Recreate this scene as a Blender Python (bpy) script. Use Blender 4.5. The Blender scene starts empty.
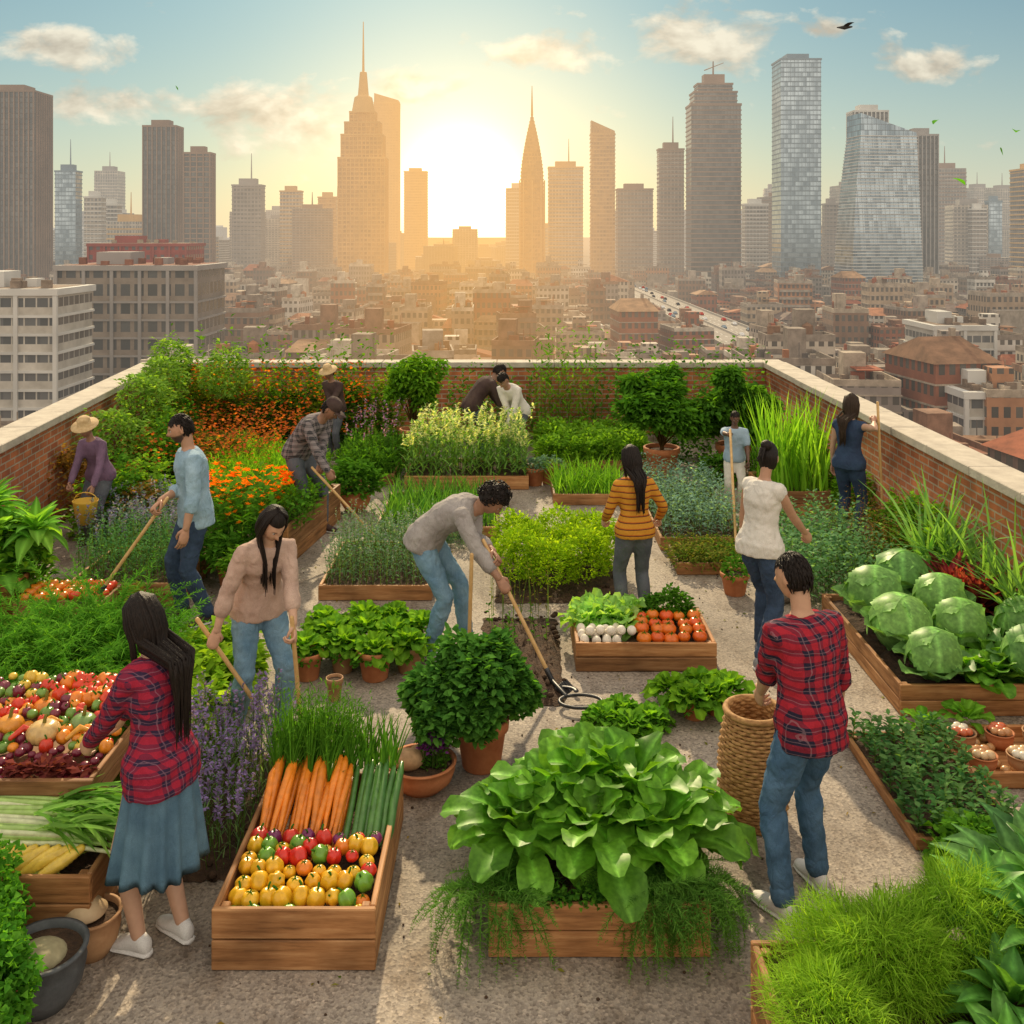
import bpy, math, random
import numpy as np
from mathutils import Vector, Matrix
R=np.random.default_rng(7); random.seed(7)
pi=math.pi
scene=bpy.context.scene
scene.view_settings.view_transform='Standard'
scene.view_settings.look='None'
scene.view_settings.exposure=0
CG=-45.0   # city ground level, the terrace floor is z=0

# ------------------------------------------------------------ mesh builder
class MB:
    def __init__(s): s.v=[];s.k=[];s.l=[];s.c=[];s.m=[];s.n=0
    def add(s,V,F,col=(.5,.5,.5),mat=0):
        V=np.asarray(V,float).reshape(-1,3)
        if not isinstance(F,list): F=[F]
        for f in F:
            f=np.asarray(f,dtype=np.int64)
            if f.size==0: continue
            s.l.append((f+s.n).ravel()); s.k.append(np.full(len(f),f.shape[1])); s.m.append(np.full(len(f),mat))
        col=np.asarray(col,float)
        if col.ndim==1: col=np.tile(col,(len(V),1))
        s.c.append(col); s.v.append(V); s.n+=len(V)
    def build(s,name,mats,smooth=True,loc=None,parent=None,link=True):
        V=np.concatenate(s.v); 
        if loc is not None: V=V-np.array(loc)
        L=np.concatenate(s.l); K=np.concatenate(s.k); M=np.concatenate(s.m); C=np.concatenate(s.c)
        me=bpy.data.meshes.new(name)
        me.vertices.add(len(V)); me.vertices.foreach_set('co',V.ravel())
        me.loops.add(len(L)); me.loops.foreach_set('vertex_index',L)
        me.polygons.add(len(K)); me.polygons.foreach_set('loop_start',np.concatenate([[0],np.cumsum(K)[:-1]]))
        try: me.polygons.foreach_set('loop_total',K)
        except Exception: pass
        if not isinstance(mats,(list,tuple)): mats=[mats]
        for m in mats: me.materials.append(m)
        me.polygons.foreach_set('material_index',M)
        me.polygons.foreach_set('use_smooth',np.full(len(K),bool(smooth)))
        a=me.color_attributes.new('Col','FLOAT_COLOR','POINT')
        a.data.foreach_set('color',np.concatenate([C,np.ones((len(C),1))],1).ravel())
        me.update(calc_edges=True); 
        if not link: return me
        o=bpy.data.objects.new(name,me); bpy.context.collection.objects.link(o)
        if loc is not None: o.location=loc
        if parent: o.parent=parent
        return o

BQ=np.array([[0,3,2,1],[4,5,6,7],[0,1,5,4],[1,2,6,5],[2,3,7,6],[3,0,4,7]])
def box(mb,c,sz,rot=0,col=(.5,.5,.5),mat=0,tilt=None):
    s=np.array([[-1,-1,-1],[1,-1,-1],[1,1,-1],[-1,1,-1],[-1,-1,1],[1,-1,1],[1,1,1],[-1,1,1]])*np.array(sz)/2
    if tilt is not None: s=s@np.array(tilt).T
    if rot:
        ca,sa=math.cos(rot),math.sin(rot); s=s@np.array([[ca,sa,0],[-sa,ca,0],[0,0,1]])
    mb.add(s+np.array(c),BQ,col,mat)
def b2(mb,x0,x1,y0,y1,z0,z1,col=(.5,.5,.5),mat=0):
    box(mb,((x0+x1)/2,(y0+y1)/2,(z0+z1)/2),(x1-x0,y1-y0,z1-z0),0,col,mat)
def nrm(v): v=np.asarray(v,float); return v/(np.linalg.norm(v)+1e-12)
def rings(mb,Rg,col,mat=0,cap=True,p0=None,p1=None):
    Rg=np.asarray(Rg); m,n,_=Rg.shape
    V=Rg.reshape(-1,3); i=np.arange(m-1)[:,None]*n; j=np.arange(n)[None]; j2=(j+1)%n
    Q=np.stack([i+j,i+j2,i+n+j2,i+n+j],-1).reshape(-1,4); F=[Q]
    if cap:
        a=Rg[0].mean(0) if p0 is None else p0; b=Rg[-1].mean(0) if p1 is None else p1
        V=np.concatenate([V,[a],[b]]); jj=np.arange(n); k=(jj+1)%n
        F.append(np.stack([k,jj,np.full(n,m*n)],1)); F.append(np.stack([(m-1)*n+jj,(m-1)*n+k,np.full(n,m*n+1)],1))
        if isinstance(col,np.ndarray) and col.ndim==2: col=np.concatenate([col,col[:1],col[-1:]])
    mb.add(V,F,col,mat)
def tube(mb,P,r,n=8,col=(.5,.5,.5),mat=0,flat=1.0,up=None,rnd=True):
    P=np.asarray(P,float); m=len(P); r=np.full(m,float(r)) if np.isscalar(r) else np.asarray(r,float)
    T=np.gradient(P,axis=0); T/=np.linalg.norm(T,axis=1)[:,None]+1e-12
    u=np.array(up,float) if up is not None else (np.array([1,0,0.]) if abs(T[0][0])<.8 else np.array([0,1,0.]))
    a=np.linspace(0,2*pi,n,endpoint=False); Rg=[]
    for i in range(m):
        u=nrm(u-T[i]*np.dot(u,T[i])); w=np.cross(T[i],u)
        Rg.append(P[i]+r[i]*(np.cos(a)[:,None]*u+np.sin(a)[:,None]*w*flat))
    if rnd:
        f=Rg[0]; c=P[0]; Rg.insert(0,c-T[0]*r[0]*.55+(f-c)*.75)
        f=Rg[-1]; c=P[-1]; Rg.append(c+T[-1]*r[-1]*.55+(f-c)*.75)
        rings(mb,Rg,col,mat,True,P[0]-T[0]*r[0]*.85,P[-1]+T[-1]*r[-1]*.85)
    else: rings(mb,Rg,col,mat,True)
def sphere(mb,c,r,nu=16,nv=10,col=(.5,.5,.5),mat=0,rib=0,ribk=8,dimple=0,M=None):
    r=np.array([r]*3 if np.isscalar(r) else r,float)
    ph=np.linspace(0,pi,nv+1)[1:-1]; a=np.linspace(0,2*pi,nu,endpoint=False)
    Rg=[]
    for p in ph:
        k=1+rib*(np.abs(np.cos(a*ribk/2))-.6)*math.sin(p); q=math.cos(p); q-=dimple*math.exp(-(math.sin(p)/.35)**2)*(1 if q>0 else -1)
        Rg.append(np.stack([np.cos(a)*math.sin(p)*k,np.sin(a)*math.sin(p)*k,np.full(nu,q)],1)*r)
    Rg=np.array(Rg)[::-1]; pt=np.array([0,0,(1-dimple)*r[2]])
    p0=-pt;p1=pt
    if M is not None: M=np.array(M); Rg=Rg@M.T; p0=M@p0;p1=M@p1
    c=np.array(c); rings(mb,Rg+c,col,mat,True,p0+c,p1+c)
def lathe(mb,c,prof,n=28,col=(.5,.5,.5),mat=0,cap=False):
    a=np.linspace(0,2*pi,n,endpoint=False)
    rings(mb,[np.stack([np.cos(a)*r,np.sin(a)*r,np.full(n,z)],1)+np.array(c) for r,z in prof],col,mat,cap)
def bc(x,N): return np.full(N,float(x)) if np.ndim(x)==0 else np.asarray(x,float)
def U(a,b,n=None): return R.uniform(a,b,n)

def leaves(mb,P,az,el,L,W,droop=.6,ns=3,nc=3,fold=.2,ruf=0.,c1=(.06,.14,.02),c2=(.1,.2,.03),shape=0,mat=0,rib=0.,roll=.3,bv=.34):
    P=np.asarray(P,float).reshape(-1,3); N=len(P)
    az,el,L,W,droop=[bc(q,N) for q in (az,el,L,W,droop)]
    t=np.linspace(0,1,ns+1)
    ang=el[:,None]-droop[:,None]*t; md=.5*(ang[:,1:]+ang[:,:-1]); ds=(L/ns)[:,None]
    h=np.concatenate([np.zeros((N,1)),np.cumsum(np.cos(md)*ds,1)],1); z=np.concatenate([np.zeros((N,1)),np.cumsum(np.sin(md)*ds,1)],1)
    ca,sa=np.cos(az)[:,None],np.sin(az)[:,None]
    C=np.stack([P[:,0:1]+h*ca,P[:,1:2]+h*sa,P[:,2:3]+z],-1)
    if shape==0: w=np.sin(pi*t**.8); w[0]=.12; w[-1]=.03
    elif shape==1: w=(1-t)**.55*(.75+.25*np.sin(pi*t)); w[-1]=.04
    else:
        w=.16+.84*np.sin(pi*np.clip(t,0,1)**1.5*.86)**1.2; w[-1]*=.62
    side=np.stack([-sa,ca,np.zeros_like(sa)],-1)*np.ones((1,ns+1,1))
    nn=np.stack([-np.sin(ang)*ca,-np.sin(ang)*sa,np.cos(ang)],-1)
    rl=R.normal(0,roll,N)[:,None,None]
    s2=side*np.cos(rl)+nn*np.sin(rl); n2=nn*np.cos(rl)-side*np.sin(rl)
    u=np.linspace(-1,1,nc); ww=w[None]*W[:,None]/2
    ph=U(0,6.28,N)[:,None,None]
    off=fold*np.abs(u)[None,None]+ruf*(u**2)[None,None]*np.sin(t[None,:,None]*ns*1.7+ph+np.sign(u)[None,None]*1.5)
    V=C[:,:,None,:]+s2[:,:,None,:]*(ww[:,:,None]*u)[...,None]+n2[:,:,None,:]*(ww[:,:,None]*off)[...,None]
    i=np.arange(N)[:,None,None]*(ns+1)*nc; j=np.arange(ns)[None,:,None]*nc; k=np.arange(nc-1)[None,None]
    b=i+j+k; F=np.stack([b,b+1,b+nc+1,b+nc],-1).reshape(-1,4)
    m=U(0,1,N)[:,None]; col=(np.array(c1)*(1-m)+np.array(c2)*m)*U(1-bv,1+bv,N)[:,None]
    cc=np.ones((N,ns+1,nc,1))*col[:,None,None,:]
    if rib: cc[:,:,nc//2]=cc[:,:,nc//2]*(1+rib)+.02*rib
    mb.add(V.reshape(-1,3),F,cc.reshape(-1,3),mat)

def rect(n,x0,x1,y0,y1,z=0.): return np.stack([U(x0,x1,n),U(y0,y1,n),np.full(n,z)],1)
def grid(nx,ny,x0,x1,y0,y1,z=0.,j=.25):
    X,Y=np.meshgrid(np.linspace(x0,x1,nx),np.linspace(y0,y1,ny)); n=X.size
    dx=(x1-x0)/max(nx-1,1); dy=(y1-y0)/max(ny-1,1)
    return np.stack([X.ravel()+U(-j,j,n)*dx,Y.ravel()+U(-j,j,n)*dy,np.full(n,z)],1)
def bush(mb,c,r,n,L,W,c1,c2,full=False,ns=2,nc=2,droop=.6,elr=(-.3,1.),nl=14,shape=0,inner=.55,fold=.2,**kw):
    r=np.array([r]*3 if np.isscalar(r) else r,float)
    d=R.normal(size=(n,3)); d/=np.linalg.norm(d,axis=1)[:,None]
    if not full: d[:,2]=np.abs(d[:,2])*1.0-.12
    K=R.normal(size=(nl,3)); K/=np.linalg.norm(K,axis=1)[:,None]
    if not full: K[:,2]=np.abs(K[:,2])
    g=np.exp(-((d[:,None]-K[None])**2).sum(-1)/.13).max(1)
    rr=(.70+.40*g)*U(inner,1,n)**.6
    P=np.array(c)+d*r*rr[:,None]
    az=np.arctan2(d[:,1],d[:,0])+R.normal(0,.7,n)
    leaves(mb,P,az,U(elr[0],elr[1],n),L*U(.6,1.2,n),W*U(.7,1.2,n),droop,ns,nc,fold,0,c1,c2,shape,**kw)
def stalks(mb,pts,H,nl,lL,lW,c1,c2,el=.7,droop=.7,tip=None,tipn=10,tipL=.02,lean=.15,stem=(.08,.13,.04),ns=2,nc=2,t0=.12,hv=.25,taper=.5,shape=0,sw=.008,tt0=.78):
    N=len(pts); Hh=H*U(1-hv,1+hv,N); la=U(0,6.28,N); ln=U(0,lean,N)*Hh
    ld=np.stack([np.cos(la),np.sin(la)],1)*ln[:,None]
    t=np.linspace(t0,1,nl)[None]+U(-.03,.03,(N,nl))
    P=np.empty((N,nl,3)); P[...,0]=pts[:,0:1]+ld[:,0:1]*t**1.5; P[...,1]=pts[:,1:2]+ld[:,1:2]*t**1.5; P[...,2]=pts[:,2:3]+Hh[:,None]*t
    az=(np.arange(nl)*2.4)[None]+U(0,6.28,N)[:,None]+U(-.4,.4,(N,nl))
    leaves(mb,P.reshape(-1,3),az.ravel(),U(el-.3,el+.3,N*nl),(lL*(1.1-taper*t)*U(.7,1.2,(N,nl))).ravel(),lW*U(.7,1.2,N*nl),droop,ns,nc,.2,0,c1,c2,shape)
    for q in (0,1.57):
        leaves(mb,pts,la+q*0,np.full(N,pi/2)-np.arctan(ln/Hh)*.6,Hh,sw,.15,3,2,0,0,stem,stem,1,roll=.01 if q==0 else 1.2)
    if tip is not None:
        tt=U(tt0,1.04,(N,tipn)); Q=np.empty((N,tipn,3)); Q[...,0]=pts[:,0:1]+ld[:,0:1]*tt**1.5; Q[...,1]=pts[:,1:2]+ld[:,1:2]*tt**1.5; Q[...,2]=pts[:,2:3]+Hh[:,None]*tt
        Q=Q.reshape(-1,3); n=len(Q); leaves(mb,Q,U(0,6.28,n),U(-.2,1.3,n),tipL*U(.7,1.3,n),tipL*.7,.3,2,2,.3,0,tip,tuple(np.array(tip)*.65),0)
def flowers(mb,n,x0,x1,y0,y1,z0,z1,r,col):
    P=rect(n,x0,x1,y0,y1,0); P[:,2]=U(z0,z1,n); k=9
    Q=np.repeat(P,k,0); az=np.tile(np.arange(k)*2*pi/k,n)+np.repeat(U(0,6,n),k)
    leaves(mb,Q,az,U(.1,.9,n*k),r,r*.55,.4,2,2,.1,0,col,tuple(np.array(col)*np.array([.9,.7,.6])),0,roll=.1)
def grass(mb,pts,L,W,c1,c2,el=(1.1,1.5),droop=.7,ns=4,**kw):
    n=len(pts); leaves(mb,pts,U(0,6.28,n),U(el[0],el[1],n),L*U(.65,1.15,n),W*U(.7,1.2,n),droop*U(.4,1.5,n),ns,2,0,0,c1,c2,1,**kw)
def rosette(mb,c,n,L,W,c1,c2,ns=6,nc=5,ruf=.35,rib=.5,elr=(.25,1.4),droop=.9,shape=2,fold=.25,rad=.04):
    i=np.arange(n); az=i*2.4+U(-.3,.3,n); f=i/n
    el=elr[0]+(elr[1]-elr[0])*f; P=np.array(c)+np.stack([np.cos(az)*rad*(1-f),np.sin(az)*rad*(1-f),f*L*.12],1)
    leaves(mb,P,az,el,L*U(.8,1.15,n)*(1-.35*f),W*U(.8,1.1,n)*(1-.3*f),droop*(1-.3*f),ns,nc,fold,ruf,c1,c2,shape,rib=rib,roll=.15,bv=.22)
def fern(mb,c,nf,L,c1,c2,ml=34,lw=.006,ll=.07,elr=(.3,1.4),droop=1.3,spread=.08,fine=3):
    az=U(0,6.28,nf); el=U(elr[0],elr[1],nf); Lf=L*U(.7,1.1,nf); dr=droop*U(.6,1.3,nf)
    P0=np.array(c)+np.stack([U(-spread,spread,nf),U(-spread,spread,nf),np.zeros(nf)],1)
    leaves(mb,P0,az,el,Lf,.008,dr,6,2,0,0,c1,c1,1,roll=.05)
    t=np.linspace(.12,1,ml); ang=el[:,None]-dr[:,None]*t*.5
    h=np.cos(ang)*Lf[:,None]*t; z=np.sin(ang)*Lf[:,None]*t
    B=np.stack([P0[:,0:1]+h*np.cos(az)[:,None],P0[:,1:2]+h*np.sin(az)[:,None],P0[:,2:3]+z],-1)
    for k in range(fine):
        sg=[-1,1,0][k%3]
        n=nf*ml; A=(az[:,None]+sg*1.0+U(-.4,.4,(nf,ml))).ravel()
        leaves(mb,B.reshape(-1,3),A,U(-.3,.9,n),(ll*np.sin(pi*(t*.85+.12))[None]*U(.6,1.2,(nf,ml))).ravel(),lw,.5,2,2,0,0,c1,c2,1)
def fluff(mb,c,r,n,L,W,c1,c2,full=False):
    bush(mb,c,r,n,L,W,c1,c2,full=full,ns=2,nc=2,shape=1,elr=(-.2,1.4),inner=.3,nl=9,droop=.5)
def cabbage(mb,c,r,c1=(.10,.22,.07),c2=(.19,.34,.11),outer=7):
    c=np.array(c,float); sphere(mb,c,r*.96,18,12,c1)
    u=np.linspace(-1,1,15); Uu,Vv=np.meshgrid(u,u,indexing='ij')
    for k in range(8):
        a=k*2.4+U(0,.5); tilt=U(.35,1.1) if k else .1
        A=Uu*1.0; B=Vv*1.0
        d=np.stack([np.sin(A)*np.cos(B*.6),np.sin(B),np.cos(A)*np.cos(B)],-1); d/=np.linalg.norm(d,axis=-1)[...,None]
        e=np.sqrt(Uu**2+Vv**2)/1.25; rr=r*(1+.022*k+.10*e**5*(1+.35*np.sin(np.arctan2(Uu,Vv)*7+k))+.015*np.abs(np.sin(Vv*7+np.abs(Uu)*4)))
        p=d*rr[...,None]; ct,st=math.cos(tilt),math.sin(tilt); p=p@np.array([[ct,0,-st],[0,1,0],[st,0,ct]]); ca,sa=math.cos(a),math.sin(a); p=p@np.array([[ca,sa,0],[-sa,ca,0],[0,0,1]])
        i=np.arange(14)[:,None]*15+np.arange(14)[None]; F=np.stack([i,i+1,i+16,i+15],-1); em=e[:-1,:-1]<1.0; F=F[em].reshape(-1,4)
        m=U(0,1); col=np.ones((15,15,1))*(np.array(c1)*(1-m)+np.array(c2)*m); vein=np.exp(-(Vv/.07)**2)+.5*np.exp(-((np.sin(Uu*7+np.abs(Vv)*5))/.22)**2)
        col=col*(1+.75*vein[...,None])*(1+.3*e[...,None]**4)
        mb.add((p+c).reshape(-1,3),F,col.reshape(-1,3))
    if outer:
        az=np.arange(outer)*2*pi/outer+U(-.2,.2,outer)
        leaves(mb,c+np.stack([np.cos(az)*r*.55,np.sin(az)*r*.55,np.full(outer,-r*.85)],1),az,U(.7,1.2,outer),r*1.45,r*1.35,U(.2,.9,outer),7,7,.35,.22,tuple(np.array(c1)*.7),c1,2,rib=1.0,roll=.1,bv=.15)

# ------------------------------------------------------------ materials
def new(name):
    m=bpy.data.materials.new(name); m.use_nodes=True; nt=m.node_tree; nt.nodes.clear(); return m,nt
def nd(nt,typ,ins=(),**pr):
    n=nt.nodes.new(typ)
    for k,v in pr.items(): setattr(n,k,v)
    it=ins.items() if isinstance(ins,dict) else enumerate(ins)
    for k,v in it:
        if v is None: continue
        if isinstance(v,bpy.types.NodeSocket): nt.links.new(v,n.inputs[k])
        else:
            if isinstance(v,(tuple,list)) and len(v)==3 and n.inputs[k].type=='RGBA': v=(*v,1)
            n.inputs[k].default_value=v
    return n
def mth(nt,op,a,b=None,c=None): return nd(nt,'ShaderNodeMath',[a,b,c],operation=op).outputs[0]
def mix(nt,f,a,b,bt='MIX'):
    n=nt.nodes.new('ShaderNodeMix'); n.data_type='RGBA'; n.blend_type=bt
    for i,v in ((0,f),(6,a),(7,b)):
        if isinstance(v,bpy.types.NodeSocket): nt.links.new(v,n.inputs[i])
        else: n.inputs[i].default_value=(*v,1) if isinstance(v,(tuple,list)) and len(v)==3 else v
    return n.outputs[2]
def ramp(nt,f,stops,interp='LINEAR'):
    n=nt.nodes.new('ShaderNodeValToRGB'); nt.links.new(f,n.inputs[0]); cr=n.color_ramp; cr.interpolation=interp
    while len(cr.elements)<len(stops): cr.elements.new(.5)
    for e,(p,c) in zip(cr.elements,stops): e.position=p; e.color=(*c,1) if len(c)==3 else c
    return n.outputs[0]
def obj(nt): return nd(nt,'ShaderNodeTexCoord').outputs['Object']
def noise(nt,v,sc,det=3,rough=.5): return nd(nt,'ShaderNodeTexNoise',{'Vector':v,'Scale':sc,'Detail':det,'Roughness':rough}).outputs['Fac']
def mapp(nt,v,sc=(1,1,1),rot=(0,0,0)): return nd(nt,'ShaderNodeMapping',{'Vector':v,'Scale':sc,'Rotation':rot}).outputs[0]
def bump(nt,h,st=.3,dist=.01): return nd(nt,'ShaderNodeBump',{'Height':h,'Strength':st,'Distance':dist}).outputs[0]
def out(nt,sh): nd(nt,'ShaderNodeOutputMaterial',{'Surface':sh})
def haze_paint(m,nt,sh):
    # aerial perspective: haze glow painted into city materials, golden towards sun (world position only)
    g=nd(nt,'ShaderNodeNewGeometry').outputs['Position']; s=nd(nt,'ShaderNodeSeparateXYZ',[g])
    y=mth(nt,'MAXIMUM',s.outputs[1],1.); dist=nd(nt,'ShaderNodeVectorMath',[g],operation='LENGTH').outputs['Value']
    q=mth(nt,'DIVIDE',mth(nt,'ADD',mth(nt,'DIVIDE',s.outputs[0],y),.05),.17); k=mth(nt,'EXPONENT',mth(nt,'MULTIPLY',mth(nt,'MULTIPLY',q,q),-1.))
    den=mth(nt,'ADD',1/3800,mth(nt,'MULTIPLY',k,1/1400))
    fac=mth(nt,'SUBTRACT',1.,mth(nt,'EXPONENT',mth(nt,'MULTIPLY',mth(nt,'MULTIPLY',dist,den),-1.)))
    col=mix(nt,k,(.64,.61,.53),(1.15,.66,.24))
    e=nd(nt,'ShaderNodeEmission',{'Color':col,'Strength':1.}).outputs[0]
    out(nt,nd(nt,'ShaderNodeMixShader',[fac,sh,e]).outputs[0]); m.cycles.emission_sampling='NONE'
def prin(nt,col,rough=.7,nor=None,met=0.,spec=.4,**kw):
    d={'Base Color':col,'Roughness':rough,'Metallic':met,'Specular IOR Level':spec}
    if nor is not None: d['Normal']=nor
    d.update(kw)
    return nd(nt,'ShaderNodeBsdfPrincipled',d).outputs[0]

def mat_leaf(name='leaf',tr=.42,glossy=False):
    m,nt=new(name); a=nd(nt,'ShaderNodeVertexColor',layer_name='Col').outputs[0]
    if glossy:
        n=noise(nt,obj(nt),38,2); c=mix(nt,1.,a,ramp(nt,n,[(.25,(.85,.95,.72)),(.75,(1.65,1.65,1.3))]),'MULTIPLY'); p=prin(nt,c,.42,spec=.22)
    else:
        c=mix(nt,1.,a,(1.32,1.36,1.02),'MULTIPLY'); p=nd(nt,'ShaderNodeBsdfDiffuse',{'Color':c}).outputs[0]
    t=nd(nt,'ShaderNodeBsdfTranslucent',{'Color':mix(nt,1.,c,(1.65,1.55,.5),'MULTIPLY')}).outputs[0]
    out(nt,nd(nt,'ShaderNodeMixShader',[tr,p,t]).outputs[0]); return m
def mat_attr(name,rough,spec=.5,bs=30,bst=.1):
    m,nt=new(name); a=nd(nt,'ShaderNodeVertexColor',layer_name='Col').outputs[0]
    o=obj(nt); n=noise(nt,o,bs,3); c=mix(nt,1.,a,ramp(nt,n,[(.25,(.80,.78,.76)),(.75,(1.25,1.25,1.25))]),'MULTIPLY')
    out(nt,prin(nt,c,rough,bump(nt,noise(nt,o,bs*4,3),bst,.004),spec=spec)); return m
def mat_noise(name,c1,c2,sc=8,rough=.8,bst=.3,bs=40,bd=.01,met=0.,spec=.4,c3=None,far=False):
    m,nt=new(name); o=obj(nt); n=noise(nt,o,sc,5 if not far else 3,.6)
    st=[(.3,c1),(.7,c2)] if c3 is None else [(.3,c1),(.5,c2),(.7,c3)]
    sh=prin(nt,ramp(nt,n,st),rough,None if far else bump(nt,noise(nt,o,bs,4),bst,bd),met,spec)
    (haze_paint(m,nt,sh) if far else out(nt,sh)); return m
def mat_wood(name,c1,c2,axis=0):
    m,nt=new(name)
    o=obj(nt); sc=[28,28,28]; sc[axis]=2.2
    geo=nd(nt,'ShaderNodeNewGeometry'); rnd=geo.outputs['Random Per Island']
    v=nd(nt,'ShaderNodeVectorMath',[mapp(nt,o,tuple(sc)),nd(nt,'ShaderNodeCombineXYZ',[mth(nt,'MULTIPLY',rnd,40.),rnd,mth(nt,'MULTIPLY',rnd,17.)]).outputs[0]],operation='ADD').outputs[0]
    n=noise(nt,v,1.2,6,.65); n2=noise(nt,o,3,3)
    c=ramp(nt,n,[(.28,tuple(x*.4 for x in c1)),(.48,c1),(.72,c2)])
    c=mix(nt,1.,c,ramp(nt,rnd,[(0,(.68,.68,.70)),(1,(1.2,1.15,1.1))]),'MULTIPLY')
    c=mix(nt,1.,c,ramp(nt,n2,[(.3,(.62,.6,.58)),(.6,(1.1,1.1,1.1))]),'MULTIPLY')
    out(nt,prin(nt,c,.65,bump(nt,n,.5,.004),spec=.3)); return m
LEAF=mat_leaf(); LEAFG=mat_leaf('broad_leaf',.36,True); VEG=mat_attr('vegetable_skin',.28,.5); MATTE=mat_attr('painted_matte',.75,.3)
WOOD=mat_wood('plank_wood_x',(.34,.16,.06),(.52,.29,.13),0); WOODY=mat_wood('plank_wood_y',(.34,.16,.06),(.52,.29,.13),1)
HANDLE=mat_noise('tool_handle_wood',(.5,.29,.10),(.66,.43,.19),14,.5,.15)
SOIL=mat_noise('soil',(.03,.017,.01),(.10,.055,.03),14,.95,.9,60,.02)
TERRA=mat_noise('terracotta',(.40,.13,.05),(.58,.23,.10),9,.8,.3,50,.006)
CLAY=mat_noise('clay',(.34,.17,.08),(.48,.28,.14),9,.75,.3,50,.006)
GREYPOT=mat_noise('grey_stoneware',(.05,.055,.06),(.12,.13,.14),9,.6,.3,50,.006)
METAL=mat_noise('tool_steel',(.03,.032,.035),(.09,.09,.095),12,.45,.2,60,.003,.8)
STONE=mat_noise('coping_stone',(.38,.33,.27),(.56,.50,.41),5,.85,.4,40,.01)
ROCK=mat_noise('rock',(.16,.13,.11),(.30,.26,.22),5,.9,.7,20,.03)

def mat_ground():
    m,nt=new('aggregate_concrete'); o=obj(nt)
    big=noise(nt,o,.9,5,.6); fine=noise(nt,o,55,4,.7); vor=nd(nt,'ShaderNodeTexVoronoi',{'Vector':o,'Scale':75.}); 
    c=ramp(nt,big,[(.3,(.21,.175,.145)),(.5,(.31,.265,.22)),(.7,(.39,.335,.28))])
    c=mix(nt,.75,c,ramp(nt,nd(nt,'ShaderNodeSeparateColor',[vor.outputs['Color']]).outputs[0],[(0,(.45,.42,.4)),(.45,(1,1,1)),(.9,(1.2,1.18,1.12)),(1,(1.6,1.55,1.5))]),'MULTIPLY')
    c=mix(nt,.6,c,ramp(nt,fine,[(.3,(.55,.52,.5)),(.65,(1.2,1.2,1.2))]),'MULTIPLY')
    st=noise(nt,mapp(nt,o,(1,.5,1)),3.2,6,.7); c=mix(nt,.8,c,ramp(nt,st,[(.36,(.55,.48,.42)),(.5,(1,1,1))]),'MULTIPLY')
    h=mth(nt,'ADD',vor.outputs['Distance'],mth(nt,'MULTIPLY',fine,.7))
    out(nt,prin(nt,c,.78,bump(nt,h,.45,.007),spec=.4)); return m
def mat_brick(name,rot=None,sc=1.):
    m,nt=new(name); o=obj(nt); s=nd(nt,'ShaderNodeSeparateXYZ',[o])
    u=mth(nt,'ADD',s.outputs[0],s.outputs[1]); v=nd(nt,'ShaderNodeCombineXYZ',[u,s.outputs[2],0.]).outputs[0]
    b=nd(nt,'ShaderNodeTexBrick',{'Vector':v,'Color1':(.50,.17,.07),'Color2':(.30,.09,.045),'Mortar':(.42,.34,.26),'Scale':sc,'Mortar Size':.009,'Brick Width':.23,'Row Height':.075,'Bias':-.2})
    c=mix(nt,.8,b.outputs[0],ramp(nt,noise(nt,o,5,5),[(.3,(.65,.62,.6)),(.7,(1.4,1.3,1.2))]),'MULTIPLY')
    out(nt,prin(nt,c,.9,bump(nt,mth(nt,'ADD',mth(nt,'MULTIPLY',b.outputs[1],-1.),mth(nt,'MULTIPLY',noise(nt,o,40,3),.3)),.8,.01))); return m
GROUND=mat_ground(); BRICK=mat_brick('red_brick')

def cloth_base(nt,c,o,rough=.85,fs=.5):
    w=nd(nt,'ShaderNodeTexNoise',{'Vector':mapp(nt,o,(9,9,5)),'Scale':1.6,'Detail':3.,'Distortion':1.2}).outputs['Fac']
    f=noise(nt,o,420,1)
    h=mth(nt,'ADD',mth(nt,'MULTIPLY',w,1.),mth(nt,'MULTIPLY',f,.05))
    out(nt,prin(nt,c,rough,bump(nt,h,fs,.03),spec=.15))
def mat_cloth(name,c1,c2=None,rough=.85,fs=.5):
    m,nt=new(name); o=obj(nt); c2=c2 or tuple(x*.75 for x in c1)
    c=ramp(nt,noise(nt,o,7,4),[(.3,c2),(.7,c1)]); c=mix(nt,.35,c,ramp(nt,noise(nt,o,300,2),[(.3,(.6,.6,.6)),(.7,(1.4,1.4,1.4))]),'MULTIPLY')
    cloth_base(nt,c,o,rough,fs); return m
def mat_plaid(name,a,b,line,fr=13.):
    m,nt=new(name); o=obj(nt); s=nd(nt,'ShaderNodeSeparateXYZ',[o])
    wv=noise(nt,o,5,2); wv=mth(nt,'MULTIPLY',mth(nt,'SUBTRACT',wv,.5),.05)
    u=mth(nt,'ADD',mth(nt,'ADD',mth(nt,'MULTIPLY',s.outputs[0],.8),mth(nt,'MULTIPLY',s.outputs[1],.62)),wv); v=mth(nt,'ADD',s.outputs[2],wv)
    def st(x,th,off=0.): return mth(nt,'GREATER_THAN',mth(nt,'FRACT',mth(nt,'ADD',mth(nt,'MULTIPLY',x,fr),100+off)),th)
    k=mth(nt,'MULTIPLY',mth(nt,'ADD',st(u,.5),st(v,.5)),.5)
    c=mix(nt,k,a,b); l=mth(nt,'MAXIMUM',st(u,.94,.25),st(v,.94,.25)); c=mix(nt,mth(nt,'MULTIPLY',l,.3),c,line)
    c=mix(nt,.3,c,ramp(nt,noise(nt,o,300,2),[(.3,(.6,.6,.6)),(.7,(1.4,1.4,1.4))]),'MULTIPLY')
    cloth_base(nt,c,o,.85,.6); return m
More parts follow.
